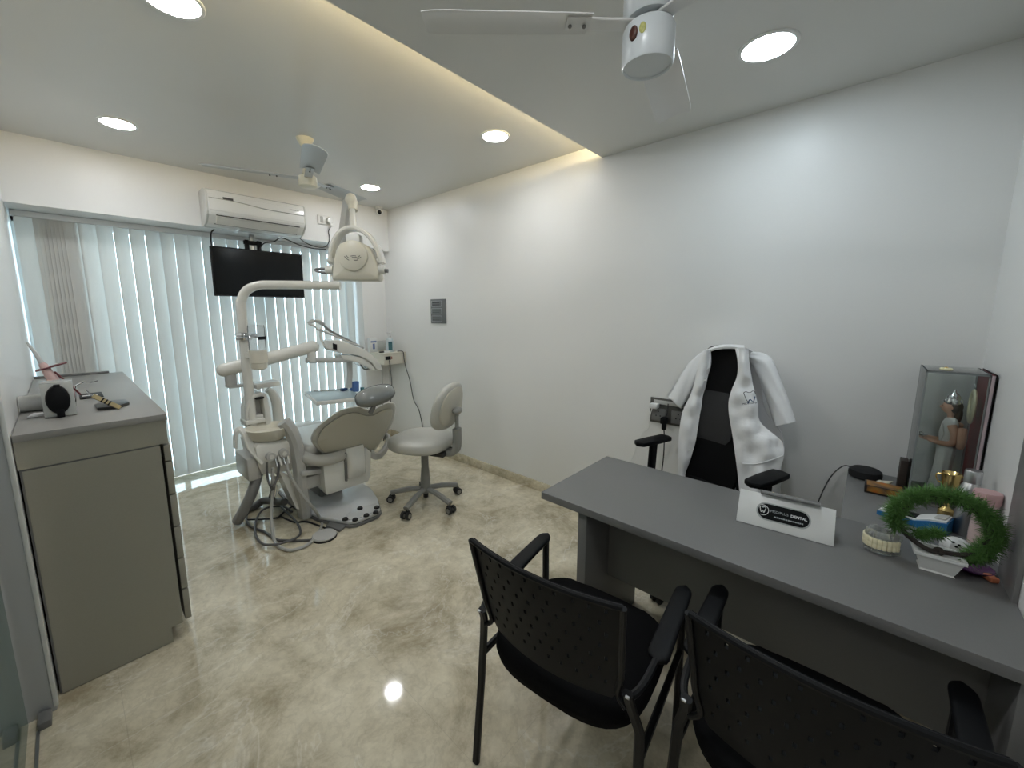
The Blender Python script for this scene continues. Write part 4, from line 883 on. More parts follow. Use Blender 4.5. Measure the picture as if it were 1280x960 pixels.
def fan(label, x, y, zc, zh, angs, bm, hm, L, pitch, rods, sticker=False):
    t = thing('ceiling_fan', label, 'fan', (x, y, zc), 0, 'ceiling fans')
    h = zh-zc
    MB().lathe([(.055, -.001), (.052, -.012), (.030, -.05), (.018, -.058), (.001, -.058)], seg=28).build('canopy', hm, t, True)
    MB().cyl((0, 0, -.05), (0, 0, h+.06), .011, seg=14).build('down_rod', hm, t, True)
    if rods == 'far':
        MB().tube([(0, 0, h+.16), (.004, -.006, h+.11), (-.012, .0, h+.045)], [.016, .022, .021], 14, False).build('coupling', hm, t, True)
        MB().lathe([(.001, h+.045), (.030, h+.045), (.058, h+.03), (.060, h+.0), (.058, h-.03), (.05, h-.036), (.001, h-.038)], seg=32).build('motor', hm, t, True)
    else:
        MB().lathe([(.001, h+.145), (.050, h+.145), (.072, h+.12), (.072, h+.045), (.062, h+.03), (.001, h+.03)], seg=36).build('motor', hm, t, True)
        MB().lathe([(.001, h+.03), (.036, h+.03), (.036, h+.01), (.001, h+.01)], seg=24).build('rotor_collar', mat('dark_rotor', (.12, .12, .12), .4, metal=.5), t, True)
        cp_ = MB().lathe([(.030, h+.012), (.066, h+.010), (.071, h-.0), (.071, h-.085), (.067, h-.092), (.064, h-.090), (.063, h-.086), (.001, h-.086)], seg=40, caps=False).build('lower_cover', hm, t, True)
        if sticker:
            v = Vector((-x, -y, 0)).normalized(); s_ = Vector((0, 0, 1)).cross(v)
            c0 = (v*.82-s_*.55*1).normalized()*.0718
            MB().ell((c0.x, c0.y, h-.030), (.013, .006, .019), (0, 0, math.atan2(c0.y, c0.x)-math.pi/2)).build('sticker', mat('sticker_red_brown', (.07, .022, .014), .45, var=.8, vscale=80), cp_, True)
            c1 = (v*.93-s_*.22).normalized()*.0718
            MB().ell((c1.x, c1.y, h-.026), (.009, .002, .014), (0, 0, math.atan2(c1.y, c1.x)-math.pi/2)).build('sticker_emblem', mat('sticker_yellow_green', (.40, .40, .12), .45, var=.7, vscale=120), cp_, True)
    for a in angs:
        b = MB(); blade(b, .17, L, .115, .135, pitch, h+.018)
        bmesh.ops.rotate(b.bm, verts=b.bm.verts, cent=(0, 0, 0), matrix=Matrix.Rotation(a, 3, 'Z')); bo_ = b.build('blade', bm, t, True)
        k = MB().bar([(.045, 0, h+.018), (.12, 0, h+.018), (.235, 0, h+.022)], .05, .007)
        bmesh.ops.rotate(k.bm, verts=k.bm.verts, cent=(0, 0, 0), matrix=Matrix.Rotation(a, 3, 'Z')); k.build('blade_iron', bm, bo_, True)
        for rr_ in (.185, .225):
            s = MB().ell((rr_, 0, h+.012), (.006, .006, .005), u=10, v=6); bmesh.ops.rotate(s.bm, verts=s.bm.verts, cent=(0, 0, 0), matrix=Matrix.Rotation(a, 3, 'Z')); s.build('screw', DENTD, bo_, True)
    return t
hubn = onz(810, 62, 2.29)
fan('white ceiling fan nearest the viewer with a round sticker on its cover', hubn.x, hubn.y, ZL, 2.335, [R(133.5), R(253.5), R(13.5)], FANL, FANW, .64, R(-10), 'near', True)
fan('cream and grey ceiling fan over the dental chair, beyond the glowing cove', 1.241, 2.923, ZH, 2.43, [R(158), R(252), R(26)], FANB, FANC, .60, R(-12), 'far')
# ------------------------------------------------------------------ dental treatment chair with its unit
dc = thing('dental_chair', 'grey dental treatment chair with cuspidor, light pole and instrument arm', 'dental chair', (1.35, 3.0, 0))
base = [(1.10, 3.62), (1.085, 3.34), (1.10, 3.05), (1.135, 2.86), (1.20, 2.72), (1.245, 2.63), (1.29, 2.60), (1.46, 2.60), (1.515, 2.64), (1.60, 2.83), (1.655, 3.02), (1.665, 3.25), (1.64, 3.62)]
MB().prism([(x, y, .001) for x, y in base], (0, 0, .022), .006).build('base_rim', DENTD, dc)
bpl = MB().prism([(1.37+(x-1.37)*.97, 3.08+(y-3.08)*.975, .023) for x, y in base], (0, 0, .028), .010).build('base_plate', PLATE, dc)
MB().prism([(1.255, 2.66, .0515), (1.30, 2.625, .0515), (1.45, 2.622, .0515), (1.495, 2.66, .0515), (1.53, 2.74, .0515), (1.36, 2.775, .0515), (1.27, 2.73, .0515)], (0, 0, .006), .003).build('foot_control_panel', mat('pale_control_panel', (.60, .61, .61), .3), dc)
for px, py in ((450, 635.6), (471, 634.6), (469.6, 641), (458, 644.5), (444, 650), (431.5, 649.3)):
    p = onz(px, py, .06); MB().lathe([(.021, 0), (.021, .006), (.017, .014), (.001, .016)], (p.x, p.y, .0575), seg=20).build('foot_button', RUBBER, dc)
MB().bb(1.27, 1.47, 3.16, 3.46, .05, .28, .02).build('lift_column', DENTD, dc)
MB().loft([[(1.20, 2.86, .20), (1.53, 2.86, .20), (1.53, 3.50, .26), (1.20, 3.50, .26)], [(1.185, 2.845, .235), (1.545, 2.845, .235), (1.545, 3.5, .29), (1.185, 3.5, .29)], [(1.18, 2.84, .44), (1.56, 2.84, .44), (1.56, 3.5, .44), (1.18, 3.5, .44)], [(1.20, 2.87, .475), (1.54, 2.87, .475), (1.54, 3.5, .475), (1.20, 3.5, .475)]]).build('seat_housing', DENT, dc, ang=50)
hc = []
for k in range(13):
    a = R(-10+160*k/12); hc.append((2.835-.075*math.sin(a)*1.0, .30+.22*(k/12)**1.0))
MB().loft([[Vector((1.355+.145*(j/10), 2.845-.055*math.sin(math.pi*min(1, .15+.8*f))*(1-.5*(2*j/10-1)**4), .285+.235*f)) for j in range(11)]+[Vector((1.50-.145*(j/10), 2.86, .285+.235*f)) for j in range(11)] for f in [k/10 for k in range(11)]]).build('hinge_cover', DENT, dc, ang=60)
MB().bb(1.335, 1.35, 2.825, 2.85, .27, .50, .004).build('hinge_lever', DENTD, dc)
# seat and leg cushions
def cushion(x0, x1, y0, y1, z0, z1, b=.05): return MB().box(((x0+x1)/2, (y0+y1)/2, (z0+z1)/2), (x1-x0, y1-y0, z1-z0), None, b, 5)
cushion(1.10, 1.62, 2.92, 3.56, .475, .575).build('seat_cushion', UPH, dc)
MB().loft([[Vector((1.365+(w*math.copysign(abs(math.cos(a))**.6, math.cos(a))), y, z+h*math.sin(a))) for a in [2*math.pi*k/20 for k in range(20)]] for y, z, w, h in [(3.52, .525, .20, .03), (3.55, .525, .25, .048), (3.8, .49, .235, .048), (4.05, .44, .20, .042), (4.12, .425, .15, .025)]]).build('leg_cushion', UPH, dc, ang=60)
MB().tube([(1.098, 3.08, .53), (1.10, 2.95, .50), (1.135, 2.865, .487), (1.22, 2.84, .48), (1.33, 2.86, .475), (1.37, 2.90, .485)], .042, 14).build('seat_roll', UPH, dc)
# backrest: a padded shell reclined towards the viewer
_q0 = Vector((1.45, 2.62, .92)); _qn = Vector((0, -1, -.64)).normalized()
def bkp(zx, zy, off=0.0):
    d = _ray(380+zx/4.8, 470+zy/4.8); p = _q0+_qn*off; return _C+d*((p-_C).dot(_qn)/d.dot(_qn))
bo_ = [(40, 370), (60, 320), (92, 288), (130, 260), (172, 228), (220, 200), (275, 186), (330, 180), (360, 190), (390, 200), (420, 200), (455, 182), (500, 160), (540, 160), (550, 200), (535, 270), (515, 312), (490, 350), (462, 396), (430, 440), (380, 480), (320, 496), (250, 502), (190, 500), (150, 490), (110, 468), (80, 440), (50, 405)]
def smooth_loop(pts, n=4):
    P = [Vector((a, b, 0)) for a, b in pts]; m = len(P); out = []
    for i in range(m):
        p0, p1, p2, p3 = P[i-1], P[i], P[(i+1) % m], P[(i+2) % m]
        for k in range(n):
            t = k/n; out.append(.5*((2*p1)+(p2-p0)*t+(2*p0-5*p1+4*p2-p3)*t*t+(-p0+3*p1-3*p2+p3)*t**3))
    return out
O_ = smooth_loop(bo_, 3); cc = sum(O_, Vector())/len(O_)
def bring(k, off): return [bkp(cc.x+(q.x-cc.x)*k, cc.y+(q.y-cc.y)*k, off) for q in O_]
MB().loft([bring(.90, .004), bring(.955, .006), bring(.99, -.010), bring(1.0, -.035), bring(.985, -.06), bring(.93, -.078), bring(.80, -.088), bring(.4, -.085)]).build('backrest', UPH, dc, ang=70)
po = smooth_loop([(80, 400), (88, 362), (108, 322), (150, 286), (195, 255), (240, 232), (290, 220), (340, 226), (372, 238), (420, 234), (470, 208), (524, 196), (530, 232), (512, 285), (488, 335), (440, 420), (385, 468), (300, 488), (205, 494), (140, 472), (102, 442)], 3)
pcn = sum(po, Vector())/len(po)
def pring(k, off): return [bkp(pcn.x+(q.x-pcn.x)*k, pcn.y+(q.y-pcn.y)*k, off) for q in po]
MB().loft([pring(1.0, -.005), pring(1.0, .008), pring(.975, .014), pring(.5, .018)]).build('back_shell', TAUPE, dc, ang=50)
# headrest with a plastic wrap
hp = at(469, 494.5, 2.80); hm = Matrix((( .96, -.27, 0), (.27*.7, .67, -.72), (.19, .69, .70))).transposed()
hrx = Vector((.93, -.30, .20)).normalized(); hry = Vector((0, .55, .83)); hry = (hry-hrx*hry.dot(hrx)).normalized(); hrz = hrx.cross(hry)
hm = Matrix((hrx, hry, hrz)).transposed()
def sqell(c, rx, ry, rz, e=.75, off=1.0):
    rings = []
    for i in range(15):
        f = math.pi*(i/14); zz = -math.cos(f); rr = math.sin(f)**.7
        rings.append([Vector(c)+hm @ Vector((rx*zz*off, ry*rr*math.copysign(abs(math.cos(a))**e, math.cos(a)), rz*rr*math.copysign(abs(math.sin(a))**e, math.sin(a)))) for a in [2*math.pi*k/24 for k in range(24)]])
    return MB().loft(rings)
hr = sqell(hp, .135, .066, .045).build('headrest', UPH, dc, ang=80)
sqell(hp, .139, .071, .050).build('plastic_wrap', FILM, hr, ang=80)
MB().bar([hp+Vector((.0, .0, -.03)), at(466, 511, 2.79), at(463, 516, 2.80)], .035, .02, (0, 1, .3)).build('headrest_stem', DENTD, dc)
MB().tube([hp+Vector((.01, -.03, -.035)), hp+Vector((.05, -.055, -.02)), hp+Vector((.085, -.05, .0))], .012, 8).build('release_knob', mat('blue_grey_knob', (.22, .28, .33), .3), hr)
# right armrest ring
MB().bar([ony(462, 566, 2.86), ony(472, 570, 2.84), ony(480, 563, 2.86), ony(484.5, 553, 2.90), ony(482, 545, 2.95), (1.66, 3.15, .60)], .035, .06, (0, 0, 1), smooth=True).build('armrest', DENTG, dc)
# the curved arm carrying the cuspidor unit
ua = [ony(354, 527, 3.0), ony(362, 536, 2.99), ony(369, 552, 2.98), ony(373, 572, 2.97), ony(375, 590, 2.97), ony(376, 608, 2.97), (1.085, 3.0, .03)]
MB().bar(ua, .10, .075, (.9, .2, .3), smooth=True).build('unit_arm', DENTG, dc)
MB().box(ony(388, 588, 2.95), (.17, .12, .04), (0, R(8), 0), .012).box(ony(389, 600, 2.97), (.12, .10, .10), None, .02).build('arm_joint', DENTG, dc)
MB().loft([[(1.02, 2.98, .12), (1.10, 2.98, .06), (1.10, 3.12, .06), (1.02, 3.12, .12)], [(.93, 3.0, .44), (1.01, 3.0, .36), (1.01, 3.14, .36), (.93, 3.14, .44)]]).build('unit_strut', DENT, dc)
# cuspidor unit
UX, UY = .915, 3.14
MB().loft([[(.83, 3.02, .43), (1.02, 3.02, .40), (1.04, 3.30, .40), (.83, 3.30, .43)], [(.81, 3.0, .50), (1.035, 3.0, .47), (1.06, 3.32, .47), (.81, 3.32, .50)], [(.80, 2.99, .635), (1.045, 2.99, .62), (1.06, 3.34, .63), (.80, 3.34, .64)], [(.82, 3.01, .655), (1.03, 3.01, .64), (1.04, 3.32, .65), (.82, 3.32, .655)]]).build('unit_body', DENT, dc, ang=50)
MB().bb(.745, .83, 3.02, 3.30, .40, .56, .015).build('side_box', DENTG, dc)
MB().lathe([(.03, .640), (.085, .648), (.125, .675), (.143, .728), (.146, .740), (.140, .744), (.132, .735), (.110, .700), (.06, .683), (.001, .680)], (.919, 3.10, .0), seg=44).build('cuspidor_bowl', CREAM, dc)
tw = MB(); ty0, ty1 = 3.22, 3.36
outer = [(ony(308, 534, 3.22)), ony(307.5, 512, 3.22), ony(310, 500, 3.22), ony(317, 493, 3.22), ony(326, 490.5, 3.22), ony(332, 492, 3.22), ony(335, 499, 3.22), ony(337.5, 512, 3.22), ony(340, 531, 3.22)]
inner = [ony(333, 531, 3.22), ony(331, 512, 3.22), ony(329, 500, 3.22), ony(327, 495.5, 3.22), ony(318, 498, 3.22), ony(312.5, 505, 3.22), ony(310.5, 515, 3.22), ony(310, 534, 3.22)]
tw.prism(outer+inner, (0, .13, 0), .004); tw.prism([inner[i]+Vector((0, .10, 0)) for i in range(len(inner))], (0, .03, 0))
tw.build('cup_filler_tower', DENT, dc, ang=50)
st = ony(321, 528, 3.19); MB().box((st.x, 3.275, .765), (.13, .14, .03), None, .008).box((st.x+.005, 3.28, .792), (.11, .10, .03), None, .008).build('cup_stand', DENT, dc)
sp_ = ony(324, 497, 3.26); MB().box(sp_+Vector((-.008, -.03, .004)), (.055, .04, .016), None, .004).build('cup_spout', RUBBER, dc)
tb0 = ony(333, 480.5, 3.24); MB().box((tb0.x, 3.25, tb0.z), (.155, .12, .034), (0, R(-4), 0), .006).build('top_tray', DENT, dc)
MB().tube([ony(334, 487, 3.34), ony(341, 492, 3.34), ony(346, 506, 3.34), ony(349, 530, 3.34)], [.022, .03, .036, .040], 14).build('tower_arm', DENT, dc)
# light pole and lamp
PX_, PY_ = .860, 3.25
MB().tube([(PX_, PY_, .62), (PX_, PY_, 1.0), (PX_, PY_, 1.56), (PX_+.006, PY_-.006, 1.635), (PX_+.035, PY_-.035, 1.70), (PX_+.09, PY_-.085, 1.733), (PX_+.17, PY_-.155, 1.739), (1.366, 2.80, 1.737)], [.0315, .0315, .0315, .031, .031, .030, .030, .029], 18, n=6).build('light_pole', DENT, dc)
cl = MB().lathe([(.032, 1.355), (.050, 1.358), (.054, 1.375), (.047, 1.383), (.054, 1.391), (.050, 1.407), (.032, 1.41)], (PX_, PY_, 0), seg=28, caps=False)
cl.box((PX_+.06, PY_-.02, 1.383), (.04, .03, .035), None, .006); cl.build('pole_clamp', CHROME, dc)
ap0, ap1 = Vector((1.345, 2.825, 1.74)), Vector((1.345, 2.825, 1.80))
MB().cyl(ap0, ap1, .018).build('lamp_pivot', DENT, dc)
elb = ony(438.5, 250, 2.60)
MB().bar([ap1, ap1.lerp(elb, .5), elb+Vector((-.01, .02, 0))], .05, .062, (.2, -.6, .6)).build('lamp_arm', DENTG, dc)
el = MB().ell(elb, (.036, .042, .044)).cyl(elb+Vector((.01, -.005, -.01)), ony(441, 263, 2.58), .034, .030)
el.build('lamp_elbow', CREAM, dc)
MB().tube([ony(440, 259, 2.58), ony(441, 272, 2.56), ony(441.5, 288, 2.54)], [.018, .021, .023], 14).build('drop_post', DENT, dc)
LD = 2.44; lc_ = at(445, 327, LD); lr = Vector((_rt.x, _rt.y, 0)).normalized(); lu = Vector((0, 0, 1)); ln = lr.cross(lu); ln = ln if ln.dot(_C-lc_) > 0 else -ln
kk = LD/FPX
def lp(px, py, o=0.0): return lc_+lr*((px-445)*kk)+lu*((327-py)*kk)+ln*o
lamp = MB()
ol = [(330, 520), (365, 507), (410, 503), (450, 504), (495, 508), (535, 525), (575, 560), (600, 595), (622, 650), (640, 710), (650, 770), (652, 806), (640, 826), (445, 829), (258, 826), (247, 812), (250, 780), (262, 700), (280, 620), (302, 560)]
olp = [(x/6.857+380, y/6.857+230) for x, y in ol]; lcx, lcy = 445.5, 327
def lring(k, o): return [lp(lcx+(x-lcx)*k, lcy+(y-lcy)*k, o) for x, y in olp]
lamp.loft([lring(.96, -.075), lring(1.0, -.06), lring(1.0, .015), lring(.97, .030), lring(.90, .038), lring(.3, .044)])
lh = lamp.build('lamp_head', CREAM, dc, ang=50)
MB().lathe([(.001, .056), (.082, .054), (.088, .050), (.090, .030)], lp(444.5, 321, 0), ln, 44).build('lamp_disc', CREAM, lh)
LOGO = mat('dark_logo_print', (.12, .12, .11), .5)
for pts in ([(378, 632), (395, 650), (415, 664)], [(392, 622), (405, 638), (418, 648)], [(440, 640), (462, 641), (480, 638)], [(430, 630), (455, 627), (475, 629)], [(455, 662), (475, 664), (490, 660)], [(485, 652), (503, 646), (516, 638)], [(487, 640), (500, 633), (508, 625)]):
    MB().tube([lp(x/6.857+380, y/6.857+230, .0555) for x, y in pts], .0022, 6, n=4).build('logo_stroke', LOGO, lh)
MB().box(lp(442.5, 300, -.03), (.085, .07, .06), Matrix((lr, ln, lu)).transposed(), .01).build('rear_cap', WHITEM, lh)
yk = [(413.5, 327), (414, 318), (418, 305), (425, 294), (434, 288), (442, 286.5), (450, 288), (461, 295), (470, 307), (475, 320), (477, 329)]
MB().bar([lp(x, y, -.02) for x, y in yk], .026, .080, ln, smooth=True).build('lamp_yoke', DENT, dc)
for s, xs in ((-1, 412.5), (1, 475.5)):
    MB().cyl(lp(xs-5*s, 326, -.01), lp(xs+5*s*.6, 326, -.01), .019).cyl(lp(xs-4*s, 337, .0), lp(xs+5*s, 337, .0), .028, .026).build('side_hinge', DENT, dc)
hn = [(408.5, 341), (403, 340.5), (397, 339), (394.5, 337.5), (397, 336), (404, 336), (409, 336.5)]
MB().tube([lp(x, y, .01) for x, y in hn], .0075, 8).build('lamp_handle', DENTD, dc)
MB().cyl(lp(479, 338, 0), lp(484.5, 338.5, 0), .012).build('lamp_switch', DENTD, dc)
# water bottle on its bracket
WX, WY = .897, 3.10
CLRB = thin_glass('clear_bottle', (.93, .95, .96), .1, (.80, .83, .84), .22, 1.12)
MB().lathe([(.053, 1.285), (.053, 1.44), (.050, 1.462), (.001, 1.466)], (WX, WY, 0), seg=32, caps=False).build('bottle_wall', CLRB, dc)
MB().lathe([(.030, 1.155), (.048, 1.165), (.052, 1.19), (.050, 1.20), (.056, 1.205), (.056, 1.29), (.001, 1.29)], (WX, WY, 0), seg=32).build('bottle_base', CREAM, dc)
MB().bar([(WX+.054*math.sin(a), WY-.054*math.cos(a), 1.375) for a in [R(-8+9*k) for k in range(9)]], .004, .022).build('black_mark', BLACK, dc)
MB().bar([(PX_, PY_-.02, 1.25), (WX, WY+.04, 1.25)], .03, .05).build('bottle_bracket', DENT, dc)
# delivery arm to the instrument console
da0, da1 = Vector((.742, 3.335, 1.145)), ony(391, 433.5, 3.2)
am = MB().tube([da0, da1], .047, 20, False); am.ell(da0, (.047, .047, .047)).ell(da1, (.047, .047, .047)); am.build('delivery_arm', DENT, dc)
MB().cyl((.775, 3.335, 1.11), (.775, 3.335, 1.03), .036).bb(.745, 1.04, 3.29, 3.38, 1.015, 1.032, .004).build('arm_pivot', DENTG, dc)
MB().cyl(ony(389.5, 436, 3.2), ony(389.5, 452, 3.2), .032).build('delivery_post', DENT, dc)
MB().tube([ony(383, 450.5, 3.2), ony(460, 449.5, 3.2)], .021, 14, False).build('lower_arm', DENTG, dc)
def zp(x, y, Y): return ony(370+x/6.857, 390+y/6.857, Y)
up = [(322, 330), (312, 300), (312, 250), (335, 238), (375, 243), (440, 262), (500, 288), (555, 308), (605, 330), (655, 365), (695, 405), (725, 450), (745, 495), (722, 502), (690, 490), (655, 440), (600, 400), (540, 376), (470, 362), (400, 356)]
MB().prism([zp(x, y, 3.16) for x, y in up], (0, .17, 0), .006).build('console_cover', DENT, dc, ang=50)
lw = [(385, 372), (470, 370), (545, 386), (600, 410), (648, 448), (688, 500), (660, 500), (600, 470), (540, 438), (470, 418), (410, 408)]
MB().prism([zp(x, y, 3.175) for x, y in lw], (0, .14, 0), .006).build('console_body', DENT, dc, ang=50)
MB().prism([zp(x, y, 3.157) for x, y in [(316, 268), (352, 278), (352, 326), (318, 318)]], (0, .004, 0)).build('dark_panel', BLACK, dc)
MB().bar([zp(110, 95, 3.2), zp(150, 74, 3.2), zp(200, 82, 3.2), zp(235, 110, 3.2)], .05, .020, smooth=True).build('whip_holder', DENTG, dc)
for i, pts in enumerate(([(106, 100), (150, 118), (190, 150), (240, 168), (330, 205), (450, 255), (560, 300)], [(115, 88), (165, 74), (215, 92), (270, 140), (350, 190), (470, 250), (580, 312)], [(120, 92), (170, 84), (225, 112), (290, 165), (380, 212), (500, 275)])):
    MB().tube([zp(x, y, 3.17+.035*i) for x, y in pts], .0075, 8).build('instrument_hose', [DENTG, HOSE, DENTG][i], dc)
MB().tube([zp(215, 130, 3.19), zp(210, 190, 3.19), zp(222, 250, 3.18), zp(260, 300, 3.18), zp(320, 322, 3.18)], .0085, 8).build('syringe_hose', DENT, dc)
MB().tube([zp(548, 430, 3.2), zp(565, 470, 3.2), zp(595, 492, 3.2), zp(640, 480, 3.2)], .006, 8).build('console_cable', HOSED, dc)
MB().cyl(zp(585, 450, 3.2), zp(600, 470, 3.2), .014).build('console_knob', CHROME, dc)
MB().bar([zp(458, 425, 3.25), zp(462, 520, 3.25), zp(455, 650, 3.25)], .045, .025, (0, 1, 0)).build('tray_post', DENTG, dc)
tq = [Vector((1.372, 3.60, .86)), Vector((1.272, 3.115, .86)), Vector((1.625, 3.012, .86)), Vector((1.725, 3.49, .86))]
TRAYB = mat('pale_blue_tray_paper', (.36, .44, .46), .45)
ty_ = MB().prism([q-Vector((0, 0, .034)) for q in tq], (0, 0, .032), .008).build('instrument_tray', DENT, dc)
tc_ = sum(tq, Vector())/4; MB().prism([tc_+(q-tc_)*.94-Vector((0, 0, .001)) for q in tq], (0, 0, .002)).build('tray_liner', TRAYB, ty_)
# instruments hanging at the unit front
for px, py in ((337.5, 570), (353.5, 565.5)):
    p = ony(px, py, 2.99); MB().cyl(p+Vector((0, .06, 0)), p+Vector((0, -.03, 0)), .030).build('holder', DENTG, dc); MB().cyl(p+Vector((0, -.031, 0)), p+Vector((0, -.036, 0)), .016).build('holder_cap', DENT, dc)
for i, (px, py) in enumerate(((345, 577), (350, 575.5), (355, 574.5), (360, 573))):
    p = ony(px, py, 2.97); MB().cyl(p+Vector((-.002, .02, .035)), p+Vector((.002, -.015, -.035)), .011, .008).build('handpiece', [CHROME, DENT][i % 2], dc)
MB().bar([ony(294, 560, 3.1), ony(294.5, 543, 3.1), ony(299, 536, 3.1), ony(305, 541, 3.08), ony(311, 553, 3.06), ony(318, 566, 3.03), ony(329, 579, 3.0)], .06, .016, (0, 0, 1), smooth=True).build('hose_rest', DENT, dc)
cg = []
p0s = [ony(324, 583, 3.05), ony(320, 600, 3.06), ony(314, 618, 3.10), ony(305, 637, 3.18), onz(297, 651, .035)]
P_ = catmull(p0s, 30)
hs = MB(); hs.tube(P_, [(.036 if i % 2 else .031) for i in range(len(P_))], 14, False); hs.build('suction_hose', HOSE, dc)
MB().tube([onz(306, 638, .03), onz(318, 633, .03), onz(330, 626, .05), (1.0, 3.15, .12)], .027, 12).build('drain_hose', HOSED, dc)
MB().cyl(ony(345, 606, 3.05), ony(343, 620, 3.05), .012).cyl(ony(338, 598, 3.05), ony(352, 596, 3.05), .012).build('valve', CHROME, dc)
def floorpts(L, h=.012): return [onz(300+x/9.85, 620+y/9.85, h) for x, y in L]
lightH = [ony(358.5, 577, 2.97), ony(360.5, 590, 2.93), ony(368, 604, 2.90), ony(379, 620, 2.86), ony(391, 634, 2.84)]+floorpts([(1000, 300), (1000, 385), (945, 480), (880, 560), (795, 620), (700, 652), (620, 668), (545, 655), (475, 620), (430, 560)], .012)+[ony(340.5, 664, 2.87), ony(339, 640, 2.93), ony(340.6, 615, 2.96), ony(341, 585, 2.97)]
MB().tube(lightH, .0105, 8, n=6).build('light_hose', mat('pale_hose', (.42, .42, .40), .35), dc)
MB().tube([ony(333.5, 578, 2.97), ony(334.5, 598, 2.96), ony(340, 612, 2.95)]+floorpts([(427, 40), (480, 100), (540, 170), (590, 215), (680, 300), (735, 390), (742, 460), (700, 510), (640, 540), (560, 565), (480, 590), (410, 600), (340, 600), (280, 590), (232, 550), (200, 500), (188, 450), (186, 390), (190, 330), (220, 250), (260, 190), (320, 150), (385, 133), (450, 125), (510, 125), (560, 140), (600, 165), (640, 195)], .026), .008, 8, n=4).build('dark_hose', HOSED, dc)
MB().tube([ony(349, 577, 2.97), ony(347, 596, 2.95), ony(340, 612, 2.95)]+floorpts([(350, 40), (270, 80), (200, 115), (130, 170), (90, 225), (78, 280), (92, 330), (130, 375), (200, 405), (300, 440), (360, 480), (410, 515), (470, 540), (540, 547), (700, 549), (880, 541), (960, 520)], .010), .0085, 8, n=4).build('dark_hose', HOSED, dc)
MB().tube(floorpts([(92, 290), (200, 288), (300, 284), (400, 278), (470, 262), (500, 235), (545, 195), (610, 150), (690, 108), (770, 85), (860, 66), (960, 50), (1060, 30)], .018), .0065, 8, n=4).build('dark_cable', WIRE, dc)
MB().tube(floorpts([(490, 245), (540, 270), (610, 300), (690, 326), (760, 316), (830, 318), (905, 340), (980, 368), (1060, 398), (1110, 405)], .008), .0065, 8, n=4).build('dark_cable', WIRE, dc)
# foot pedal and rubber pad on the floor
fpz = onz(405.6, 671.5, 0)
fp_ = thing('foot_pedal', 'round grey foot pedal lying on the marble among the hoses', 'foot pedal', (fpz.x, fpz.y, 0))
MB().lathe([(.001, .001), (.082, .001), (.084, .008), (.001, .012)], (fpz.x, fpz.y, 0), seg=36).build('pedal_base', RUBBER, fp_)
MB().lathe([(.001, .011), (.078, .011), (.080, .018), (.074, .024), (.001, .030)], (fpz.x, fpz.y, 0), seg=36).build('pedal_disc', DENTG, fp_)
pd = [onz(x, y, .002) for x, y in [(407, 659.5), (413, 655), (431, 653.5), (433, 659), (424.5, 665.5), (420, 664)]]
tag(MB().prism(pd, (0, 0, .02), .004).build('rubber_pad', DENTD, loc=pd[0]), 'dark grey angular rubber pad between the round pedal and the chair base', 'pad')
# blue cups on the tray
def cup(px, py, r, h, col, label, name='disposable_cup', cat='cup'):
    p = onz(px, py, .863); t = thing(name, label, cat, p)
    MB().lathe([(.001, 0), (r*.86, 0), (r, h), (r*.93, h), (r*.8, .004), (.001, .004)], p, seg=24).build('wall', col, t); return t
CB = mat('blue_plastic_cup', (.10, .20, .48), .35); CN = mat('navy_plastic', (.02, .05, .13), .35)
cup(445, 489, .030, .085, CB, 'tall blue plastic cup at the right of the instrument tray')
cup(441, 488, .024, .075, CB, 'second blue cup pressed against the tall blue cup')
p = onz(430, 488.5, .863); tag(MB().box(p+Vector((0, 0, .013)), (.055, .04, .024), (0, 0, .3), .005).build('ink_box', CN, loc=p), 'small navy box left of the blue cups on the tray', 'box')
p = onz(453, 488.5, .863); tag(MB().lathe([(.001, 0), (.016, 0), (.018, .03), (.001, .03)], p, seg=20).build('teal_pot', TEAL, loc=p), 'little teal pot at the right edge of the instrument tray', 'pot')
tag(MB().tube([onz(392, 489, .866), onz(410, 488, .868), onz(426, 486.5, .867)], .005, 8).build('steel_probe', CHROME, loc=onz(392, 489, .864)), 'thin steel probe along the far edge of the tray', 'instrument')

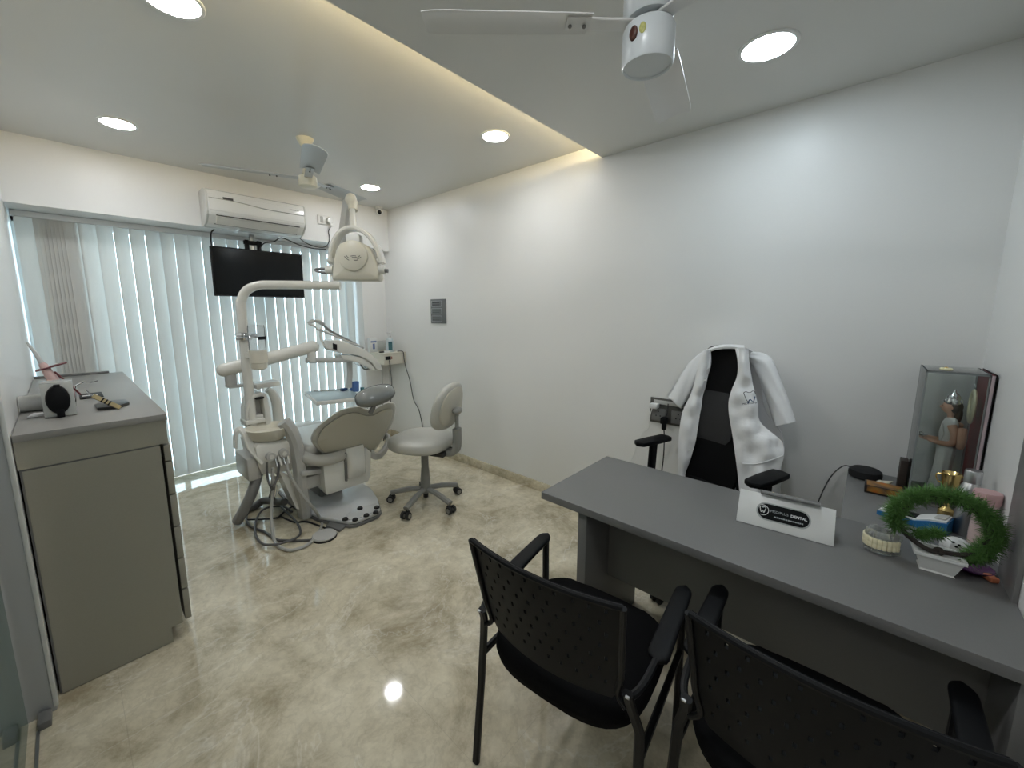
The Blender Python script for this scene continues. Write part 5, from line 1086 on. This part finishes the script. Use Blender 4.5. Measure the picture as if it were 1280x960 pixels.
# ------------------------------------------------------------------ operator stool
stl = thing('operator_stool', 'grey vinyl operator stool on castors between the dental chair and the long wall', 'stool', (1.868, 2.548, 0), R(22))
SB = mat('stool_grey_plastic', (.25, .25, .235), .4)
for px, py in ((495, 627), (509, 648), (566, 640), (574, 612), (531, 603)):
    pass
sA = [R(a) for a in (180, 252, -36, 36, 108)]
for a in sA:
    d = Vector((math.cos(a), math.sin(a), 0)); n = Vector((-d.y, d.x, 0))
    lg = MB().bar([d*.02+Vector((0, 0, .125)), d*.14+Vector((0, 0, .115)), d*.285+Vector((0, 0, .082))], .046, .034).build('base_leg', SB, stl, True)
    MB().cyl(d*.275+Vector((0, 0, .09)), d*.275+Vector((0, 0, .045)), .010).box(d*.275+n*.0+Vector((0, 0, .048)), (.04, .03, .02), (0, 0, a), .005).build('caster_fork', RUBBER, lg, True)
    for s in (-1, 1):
        c = d*.290+n*(.021*s)+Vector((0, 0, .0305))
        MB().cyl(c-n*.011, c+n*.011, .029, seg=22).build('caster_wheel', RUBBER, lg, True)
        MB().cyl(c-n*.0125, c+n*.0125, .018, seg=18).build('wheel_hub', SB, lg, True)
MB().lathe([(.04, .095), (.042, .15), (.032, .30), (.030, .305), (.030, .44), (.001, .44)], seg=26).build('column', SB, stl, True)
MB().cyl((0, 0, .05), (0, 0, .1), .02).build('lower_piston', RUBBER, stl, True)
MB().bb(-.09, .09, -.22, .10, .440, .475, .008).build('seat_plate', RUBBER, stl, True)
rg = []
for z, k in ((.445, .88), (.456, .98), (.478, 1.0), (.505, .985), (.520, .92), (.528, .72), (.522, .3)):
    row = []
    for q in range(44):
        a = 2*math.pi*q/44; c, s = math.cos(a), math.sin(a); w = .25*(1-.14*max(0, s)); row.append(Vector((w*k*math.copysign(abs(c)**.72, c), .25*k*math.copysign(abs(s)**.72, s)+.03, z+.035+.012*abs(c)*(1 if z > .5 else 0))))
    rg.append(row)
MB().loft(rg).build('seat', UPH, stl, True, ang=70)
MB().bar([(0, -.05, .46), (0, -.20, .455), (0, -.285, .49), (0, -.295, .66)], .085, .05, (0, 1, 0), smooth=True).build('back_bracket', SB, stl, True)
MB().bar([(0, -.295, .62), (0, -.295, .79)], .04, .018, (0, 1, 0)).build('back_post', SB, stl, True)
def brow(k, o, z0=.835):
    out = []
    for q in range(44):
        a = 2*math.pi*q/44; c, s = math.cos(a), math.sin(a); x = .215*k*math.copysign(abs(c)**.8, c)*(1-.12*s); z = z0+.182*k*math.copysign(abs(s)**.8, s)
        out.append(Vector((x, -.255+o+.55*x*x-.18*(z-.84), z)))
    return out
br_ = MB().loft([brow(.5, .045), brow(.85, .048), brow(.97, .036), brow(1.0, .018), brow(.98, .0), brow(.90, -.012)]).build('backrest', UPH, stl, True, ang=70)
MB().loft([brow(.80, -.004), brow(.80, -.020), brow(.76, -.026), brow(.3, -.028)]).build('back_shell', TAUPE, br_, True, ang=50)
MB().ell((0, -.300, .80), (.055, .035, .028)).build('back_knob', SB, stl, True)
